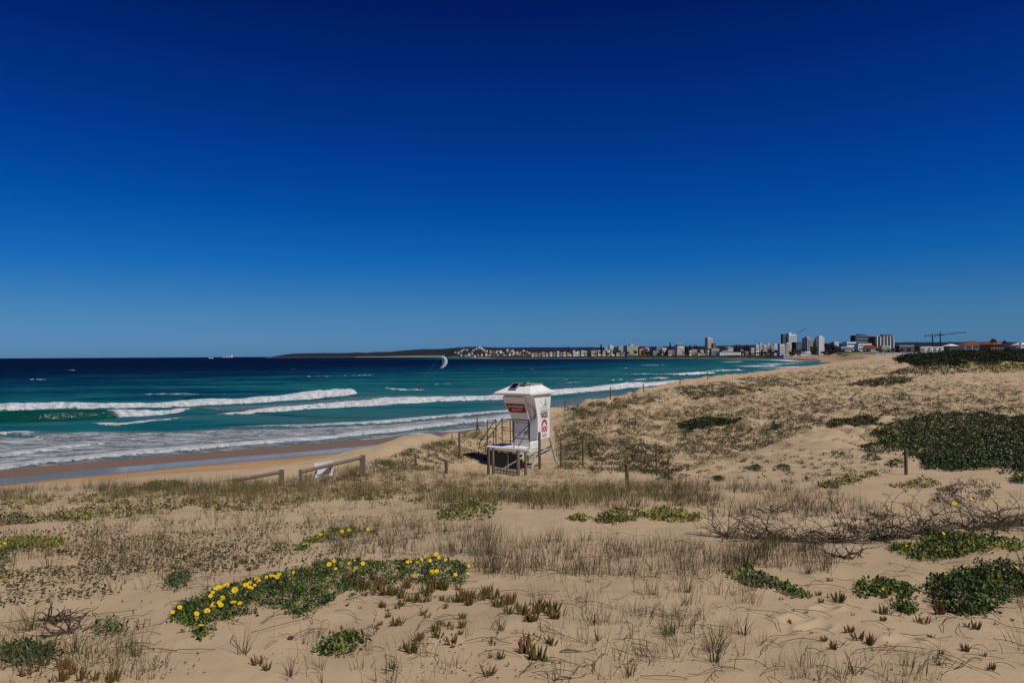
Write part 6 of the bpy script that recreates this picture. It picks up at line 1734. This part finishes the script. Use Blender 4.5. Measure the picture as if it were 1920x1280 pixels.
def build_town():
    FOR = [(.010, .015, .010), (.014, .019, .013), (.018, .022, .016), (.012, .015, .014)]
    ridge('headland', [(522, 669.5), (534, 667.5), (542, 665), (552, 662.6), (600, 661.6), (650, 661.6), (670, 660.4), (685, 661.6), (700, 660), (735, 659.2), (760, 656.6), (790, 654.6), (830, 654), (850, 652), (900, 651), (960, 652)], 6600, 1400, FOR, 3, strip=[(535, 690, 5, (.16, .13, .11)), (690, 960, 6, (.46, .40, .32))])
    ridge('far_ridge', [(880, 655), (905, 651.5), (1000, 651), (1130, 650.8), (1300, 649), (1500, 645), (1700, 641.6), (1850, 641.2), (1920, 641.5), (2150, 640)], 9000, 2500, [(.012, .014, .020), (.016, .018, .024)], 11)
    ridge('town_hill', [(835, 668), (845, 658), (856, 651.5), (880, 650), (905, 650), (930, 652), (960, 655.5), (1000, 659), (1040, 663), (1070, 668)], 3900, 500, FOR + [(.03, .03, .02)], 17, strip=[(835, 1070, 3.0, (.15, .12, .10))])
    global HILL
    HILL = np.array([(835, 668), (845, 658), (856, 651.5), (880, 650), (905, 650), (930, 652), (960, 655.5), (1000, 659), (1040, 663), (1070, 668)], float)
    tree_protos()
    hill = [o for o in bpy.data.objects if o.name.startswith('town_hill')][0]
    # houses over the far hill
    rs = random.Random(4)
    hp = [(850, 661), (856, 660), (862, 657), (866, 654), (861, 664), (870, 665), (876, 664), (880, 661), (872, 655), (884, 655), (890, 653), (896, 652), (900, 653), (904, 655), (908, 657), (893, 664), (887, 666), (900, 664), (908, 663), (916, 658), (922, 658), (926, 659), (930, 657), (935, 659), (940, 660), (948, 657), (952, 659), (957, 658), (960, 661), (966, 661), (970, 663), (952, 664), (958, 665), (964, 666), (972, 660), (978, 658), (984, 659), (988, 662), (975, 665), (982, 666), (915, 665), (922, 666), (930, 665), (940, 665), (946, 666), (1000, 663), (1006, 665), (1012, 662)]
    for px, py in hp:
        tp_ = float(np.interp(px, HILL[:, 0], HILL[:, 1])); f = float(np.clip((669 - py) / (669 - tp_), .03, .97))
        q_ = .45 * math.asin(f ** 1.25) / (math.pi / 2); d = 3900 + 500 * q_ - 14; s = d / F
        X = place(px, d); z = CAMZ - hx(px, py + 1.2)[1] * s
        W = rs.uniform(7, 13) * 1.2; H = rs.uniform(4.5, 8)
        c = rs.choice(['white', 'white', 'white', 'cream', 'tan', 'grey', 'pink']); rc = rs.choice(['grey', 'red', 'brown', 'white', 'dark', 'orange'])
        root = empty('house', (X, d - 8, z), R(rs.uniform(-30, 30)), f'small {c} house with {rc} roof on the distant headland hill', 'house', f'{c} houses with {rc} roofs on the distant hill')
        b = MB(); b.box((0, 0, H / 2 - 4), (W, W * .7, H + 8)); b.build('wall', WM[c], root)
        b = MB(); e = .6; D = W * .7; b.add([(-W / 2 - e, -D / 2 - e, H), (W / 2 + e, -D / 2 - e, H), (W / 2 + e, D / 2 + e, H), (-W / 2 - e, D / 2 + e, H), (-W * .2, 0, H + W * .2), (W * .2, 0, H + W * .2)], [(0, 1, 5, 4), (1, 2, 5), (2, 3, 4, 5), (3, 0, 4), (3, 2, 1, 0)]); b.build('roof', ROOFM[rc], root)
        for k in (-.25, .25):
            b = MB(); b.box((k * W, -D / 2 - .05, H * .55), (W * .22, .2, H * .35)); b.build('window', GLASS, root)
    # low houses along the near rocky shore
    row = [(992, 998, 661.5, 'cream', 'orange'), (999, 1004, 661, 'tan', 'orange'), (1005, 1010, 661.5, 'pink', 'orange'), (1012, 1018, 660, 'tan', 'grey'), (1019, 1024, 661, 'cream', 'brown'), (1026, 1032, 660, 'white', 'grey'), (1033, 1038, 660.5, 'green', 'grey'), (1040, 1045, 659, 'white', 'white'), (1046, 1051, 660, 'pink', 'red'), (1052, 1057, 659, 'white', 'red'), (1058, 1064, 660.5, 'tan', 'brown'), (1061, 1068, 663, 'white', 'grey'), (1070, 1075, 657.5, 'white', 'white'), (1072, 1082, 662, 'white', 'white'), (1077, 1083, 658, 'cream', 'grey'), (1085, 1091, 657, 'white', 'grey'), (1091, 1097, 658.5, 'tan', 'white'), (1088, 1095, 662, 'white', 'grey'), (1103, 1114, 658, 'cream', 'grey'), (1117, 1123, 656.5, 'white', 'grey'), (1124, 1132, 658, 'cream', 'grey'), (1134, 1140, 657.5, 'white', 'white'), (1141, 1150, 657, 'white', 'grey')]
    for i, (a, c, yt, w, r) in enumerate(row):
        block(a, c, yt, 2330 + (i % 3) * 40 if a < 1100 else 2280 + (i % 2) * 40, w, f'low {w} shore house with {r} roof by the rocks', 1, 3, 'hip', r, 'house', f'{w} shore houses with {r} roofs', balc=False, yb=667.5)
    B = block
    B(1128, 1137, 651, 2420, 'grey', 'pale grey block beside the lone conical pine', 3, 3)
    B(1137.5, 1147, 648.5, 2440, 'white', 'white stepped apartment block behind the shore houses', 4, 3, plant=[(.0, .5, 2.5)])
    B(1154, 1165, 649, 2300, 'grey', 'plain pale grey apartment block with few windows, left of the wide one', 5, 2, balc=False, frac=.3, plant=[(.2, .3, 3)])
    B(1167, 1193, 648, 2260, 'cream', 'wide cream apartment block with tall window columns above the shore', 6, 8, balc=False, frac=.55, tall=.78, plant=[(.05, .22, 4)])
    B(1194, 1203, 654, 2300, 'tan', 'small tan block right of the wide cream block', 3, 3)
    B(1195, 1212, 654.5, 2380, 'pink', 'pink house with red roof behind the small tan block', 2, 4, 'hip', 'red', 'house')
    B(1204, 1214, 650.5, 2500, 'white', 'white house with pink-red roof among trees', 2, 3, 'hip', 'red', 'house')
    B(1216, 1238, 657, 2230, 'green', 'long grey-green three storey building with strip windows on the shore', 3, 7, balc=False, frac=.8)
    B(1224, 1240, 650, 2480, 'blue', 'pale bluish block behind the long grey-green building', 3, 5)
    B(1236, 1246, 652, 2400, 'white', 'white narrow block left of the tall pine', 4, 3)
    B(1247, 1262, 655, 2220, 'brick', 'brick red block with white balconies near the tall pine', 5, 4, roofc='red')
    B(1263, 1276, 657, 2200, 'cream', 'cream block right of the brick red one', 4, 4)
    B(1263, 1280, 646, 2500, 'white', 'white building with green pitched roof and finial', 3, 5, 'hip', 'green')
    B(1290, 1304, 655, 2320, 'tan', 'low tan flats between dark pines', 3, 4)
    B(1306, 1316, 656, 2220, 'cream', 'cream three storey flats left of the surf club', 4, 3)
    B(1305, 1326, 662, 2120, 'yellow', 'pale yellow building low on the shore', 2, 6, balc=False)
    B(1320, 1333, 633.5, 2350, 'cream', 'tall slim cream tower with dark balcony column', 11, 3, depth=.9, plant=[(-.05, .5, 2)])
    B(1331, 1339.5, 643.5, 2330, 'brown', 'brown cube block attached right of the slim cream tower', 6, 2, roofc='same')
    B(1326, 1346, 653, 2200, 'tan', 'tan terrace below the slim tower', 3, 6)
    B(1327, 1341, 660, 2080, 'blue', 'glass fronted pale block beside the surf club', 3, 4, balc=False, frac=.8)
    B(1340, 1388, 660.5, 1960, 'white', 'long low white surf club with strip windows on the beach', 2, 14, balc=False, frac=.75, tall=.4, depth=.25)
    B(1345, 1375, 657.5, 2060, 'grey', 'grey flat roofed hall behind the long white surf club', 2, 8, balc=False, depth=.4)
    B(1358, 1372, 651, 2250, 'white', 'white house above the surf club between pines', 2, 4, 'hip', 'grey', 'house')
    B(1402.5, 1412, 652, 1980, 'cream', 'cream flats between two groups of pines', 5, 4)
    for i, (a, c, yt, w, n) in enumerate([(1412, 1420, 646, 'white', 5), (1419, 1427, 643.5, 'cream', 5), (1427, 1434, 646.5, 'white', 5), (1433, 1441, 644.5, 'cream', 6), (1440, 1447, 648, 'tan', 4), (1446, 1455, 645.5, 'white', 5)]):
        B(a, c, yt, 1950 + (i % 2) * 60, w, ['white flats leftmost in the hillside cluster', 'taller cream flats second in the hillside cluster', 'white flats in the middle of the hillside cluster', 'cream flats with five balconies in the hillside cluster', 'low tan flats in the hillside cluster', 'white flats rightmost in the hillside cluster'][i], n, 3, yb=658, plant=[(.1, .3, 2)])
    B(1462, 1471, 626.5, 1800, 'dark', 'dark glazed left half of the tallest apartment tower', 10, 2, balc=False, frac=.8)
    B(1471.2, 1491, 626, 1800, 'white', 'tallest white apartment tower with crane behind its roof', 11, 6, depth=.6, plant=[(-.2, .4, 2.5)])
    B(1456, 1468, 645, 1660, 'white', 'white balconied block in front of the tallest tower, left half', 7, 3)
    B(1468.3, 1480, 642, 1665, 'cream', 'cream balconied block in front of the tallest tower, right half', 8, 3)
    B(1484, 1504, 641.5, 1760, 'dark', 'dark glass building between the two white towers', 6, 5, balc=True, frac=.8)
    B(1504, 1528, 634, 1640, 'grey', 'grey terraced tower with white balcony bands', 9, 5, frac=.85, plant=[(-.2, .35, 3)])
    B(1528.3, 1543, 631.5, 1635, 'white', 'white checkered tower with square windows', 9, 4, balc=False, frac=.42, tall=.5, plant=[(.0, .6, 2)])
    B(1494, 1518, 659, 1480, 'white', 'low white shops below the towers', 1, 8, balc=False, depth=.3)
    B(1462, 1492, 664, 1500, 'grey', 'low grey seawall pavilion under the towers', 1, 8, balc=False, depth=.2)
    B(1558, 1570, 641, 1500, 'white', 'white block half hidden by dark trees', 4, 3)
    B(1579, 1604, 641, 1380, 'white', 'stepped white building with long balconies left of the hotel', 3, 6, frac=.85, depth=.5)
    B(1568, 1598, 650, 1300, 'grey', 'low grey terraces on the green bank', 2, 7, frac=.85, depth=.4)
    B(1600, 1634, 644, 1330, 'white', 'long white block under the hotel', 3, 8, frac=.8, depth=.3)
    B(1594, 1628, 629, 1500, 'dark', 'dark glass wing of the long hotel', 6, 9, balc=True, frac=.85, depth=.4, plant=[(.1, .5, 3)])
    B(1628.3, 1679, 631, 1500, 'dark', 'hotel wing with white fin walls and dark windows', 6, 12, balc=False, frac=.85, depth=.3, fins=6, plant=[(.2, .45, 4)])
    B(1615, 1646, 652, 1150, 'white', 'white clubhouse with long dark red roof', 1, 9, 'hip', 'red', 'clubhouse', depth=.3)
    B(1646, 1668, 648, 1220, 'grey', 'grey building right of the clubhouse', 2, 5, balc=False, depth=.4)
    B(1676, 1714, 648, 1000, 'dark', 'dark glazed low building with pale roof right of the hotel', 2, 9, balc=False, roofc='white', depth=.3)
    for i, (a, c) in enumerate([(1727, 1737), (1738, 1748), (1749, 1757), (1758, 1768)]):
        B(a, c, 651.5, 720, 'white', ['white gabled cottage, leftmost of the row below the cranes', 'white gabled cottage, second in the row below the cranes', 'narrow white gabled cottage, third in the row', 'white gabled cottage, rightmost of the row'][i], 1, 2, 'gable', 'white', 'house', 'white gabled cottages in a row')
    B(1771, 1795, 648.5, 640, 'dark', 'dark pavilion with bright white peaked roof', 1, 6, 'hip', 'white', 'pavilion', depth=.6)
    B(1796, 1846, 647.5, 650, 'grey', 'long grey school building with dark red roof', 1, 12, 'hip', 'brown', 'school', depth=.25)
    B(1843, 1885, 645.5, 600, 'brick', 'building under the big orange tiled roof', 1, 8, 'hip', 'orange', 'house', depth=.6)
    B(1886, 1903, 650, 560, 'dark', 'low dark shed right of the orange roof', 1, 3, 'hip', 'dark', 'house')
    B(1903, 1930, 646, 620, 'white', 'white building at the right edge behind the pole', 1, 5, 'hip', 'white', 'house')
    for a, yt, yb, lab in ((1910, 641.5, 658, 'thick pale concrete pole at the right edge above the scrub'), (1806, 648, 659, 'thin pale pole in front of the school'), (1857, 655, 661, 'short white post in front of the orange roof'), (1819, 648, 658, 'second thin pale pole in front of the school')):
        d = 330; s = d / F; X = place(a, d); g = tz(X, d); top = CAMZ - hx(a, yt)[1] * s
        b = MB(); w = .55 if 'thick' in lab else .16; b.tube([(0, 0, -.3), (0, 0, top - g)], [w, w * .9], 8); b.box((0, 0, top - g), (w * 2.4, w * 2.4, .15)); o = b.build('pole', MAT['galv']); o.location = (X, d, g); tag(o, lab, 'pole')
    # trees
    G = 'dark trees among the town buildings'
    tree(1123.5, 644.5, 2400, 0, 7, 'lone conical pine left of the pale grey blocks', None)
    tree(1253, 641, 2300, 1, 6, 'tall pine standing above the brick red block', None)
    tree(1062, 648, 2500, 0, 3, 'thin pine on the skyline left of the town', None)
    for px, yt, d, w in ((1282, 647, 2280, 6), (1290, 645, 2260, 6), (1285, 652, 2240, 8), (1299, 645, 2350, 5), (1303, 646, 2350, 5), (1308, 648, 2300, 5)): tree(px, yt, d, random.randrange(2), w, 'dark pine in the clump right of the green roofed building', 'pines right of the green roof')
    for px, yt, d, w in ((1373, 646, 2050, 5), (1378, 645, 2040, 5), (1383, 645, 2060, 5), (1392, 646, 2030, 5), (1397, 645, 2020, 5), (1400, 648, 2040, 5), (1376, 652, 2000, 6), (1395, 652, 2000, 6)): tree(px, yt, d, random.randrange(2), w, 'tall dark pine in the row above the surf club', 'pines above the surf club')
    for px, yt, d, k, w in ((1200, 648, 2520, 2, 8), (1210, 649, 2540, 3, 8), (1222, 649.5, 2540, 2, 8), (1240, 648, 2560, 3, 9), (1275, 655, 2320, 3, 7), (1318, 653, 2300, 2, 7), (1352, 652, 2280, 3, 7), (1366, 649, 2300, 2, 8), (1345, 650, 2350, 2, 9), (1388, 656, 1980, 3, 8), (1408, 662, 1850, 2, 10), (1418, 659, 1850, 3, 11), (1430, 658, 1830, 2, 11), (1440, 660, 1820, 3, 10), (1450, 658, 1830, 2, 9), (1455, 664, 1700, 3, 9), (1425, 664, 1750, 2, 10), (1440, 666, 1720, 3, 9), (1397, 664, 1880, 2, 9), (1484, 652, 1600, 3, 9), (1492, 655, 1560, 2, 8), (1112, 661, 2260, 2, 8), (1135, 662, 2250, 3, 9), (1150, 661, 2250, 2, 8), (1180, 664, 2230, 3, 12), (1200, 663, 2240, 2, 9), (1210, 660, 2200, 3, 8), (1230, 664, 2180, 2, 8), (1150, 653, 2400, 3, 7), (1100, 663, 2270, 2, 7), (1165, 664, 2230, 2, 8), (1244, 664, 2180, 2, 8)): tree(px, yt, d, k, w, 'dark broadleaf tree among the town buildings', G)
    for px, yt, d, k, w, lab in ((1522, 648, 1500, 3, 14, 'broad dark tree in front of the grey terraced tower'), (1549, 641, 1500, 2, 13, 'large dark tree right of the checkered tower'), (1560, 643, 1490, 3, 13, 'large dark tree at the top of the green bank'), (1717, 646, 850, 3, 11, 'dense black-green tree left of the white cottages'), (1700, 652, 900, 2, 9, 'round dark tree beside the glazed low building'), (1650, 655, 1000, 2, 8, 'small dark tree right of the red roofed clubhouse'), (1637, 641, 1400, 3, 7, 'dark tree in front of the hotel'), (1571, 655, 1100, 2, 8, 'low tree on the green bank')): tree(px, yt, d, k, w, lab, None)
    rt = random.Random(8)
    for k in range(70):
        px = rt.uniform(1100, 1560); d = np.interp(px, [1100, 1340, 1460, 1560], [2280, 2150, 1780, 1500]) + rt.uniform(-60, 160)
        tree(px, rt.uniform(655, 663), float(d), rt.choice((2, 3, 2, 3, 1)), rt.uniform(5, 9), 'dark broadleaf tree among the town buildings', G)
    for k in range(34):
        px = rt.uniform(1440, 1720); d = float(np.interp(px, [1440, 1560, 1720], [1600, 1250, 900])) + rt.uniform(-40, 60)
        tree(px, rt.uniform(652, 660), d, rt.choice((2, 3)), rt.uniform(7, 13), 'dark broadleaf tree among the town buildings', G)
    for k in range(46):
        px = rt.uniform(1100, 1600); d = float(np.interp(px, [1100, 1340, 1460, 1600], [2270, 2100, 1700, 1350]) + rt.uniform(-40, 120)); w = rt.uniform(4, 9)
        wc = rt.choice(['white', 'white', 'cream', 'tan', 'grey', 'pink', 'brick']); rc = rt.choice(['grey', 'red', 'brown', 'dark', 'white'])
        block(px, px + w, rt.uniform(656, 662), d, wc, f'low {wc} house with {rc} roof between the town trees', 1, 2, 'hip', rc, 'house', f'low {wc} town houses with {rc} roofs', balc=False)
    tree(1859, 633.5, 520, 4, 11, 'palm in front of the big orange roof', None)
    tree(1880, 637, 520, 4, 8, 'smaller palm right of the orange roof', None)
    crane(1745, 648, 628, 1400, ((1731, 629.5), (1768, 627.5)), 'dark tower crane, left one of the two over the cottages')
    crane(1759.5, 648, 624, 1450, ((1750, 628.5), (1808, 622.8)), 'tower crane with long jib pointing right over the school')
    crane(1488, 640, 626, 1830, ((1487.5, 626.5), (1510, 614.5)), 'luffing crane with raised boom behind the tallest tower', True)
    # promenade wall at the back of the beach
    b = MB()
    for i in range(14):
        f = i / 14; a = (1640 + 80 * f, 662 + 1.5 * math.sin(i)); d = 640 + 30 * math.sin(i * 1.7); X = place(a[0], d); W = 5.8 / F * d
        b.box((X, d, tz(X, d) + .8), (W, 1.0, 2.6))
    o = b.build('promenade_wall', WM['grey']); tag(o, 'low grey seawall at the back of the far beach', 'wall')

build_town()
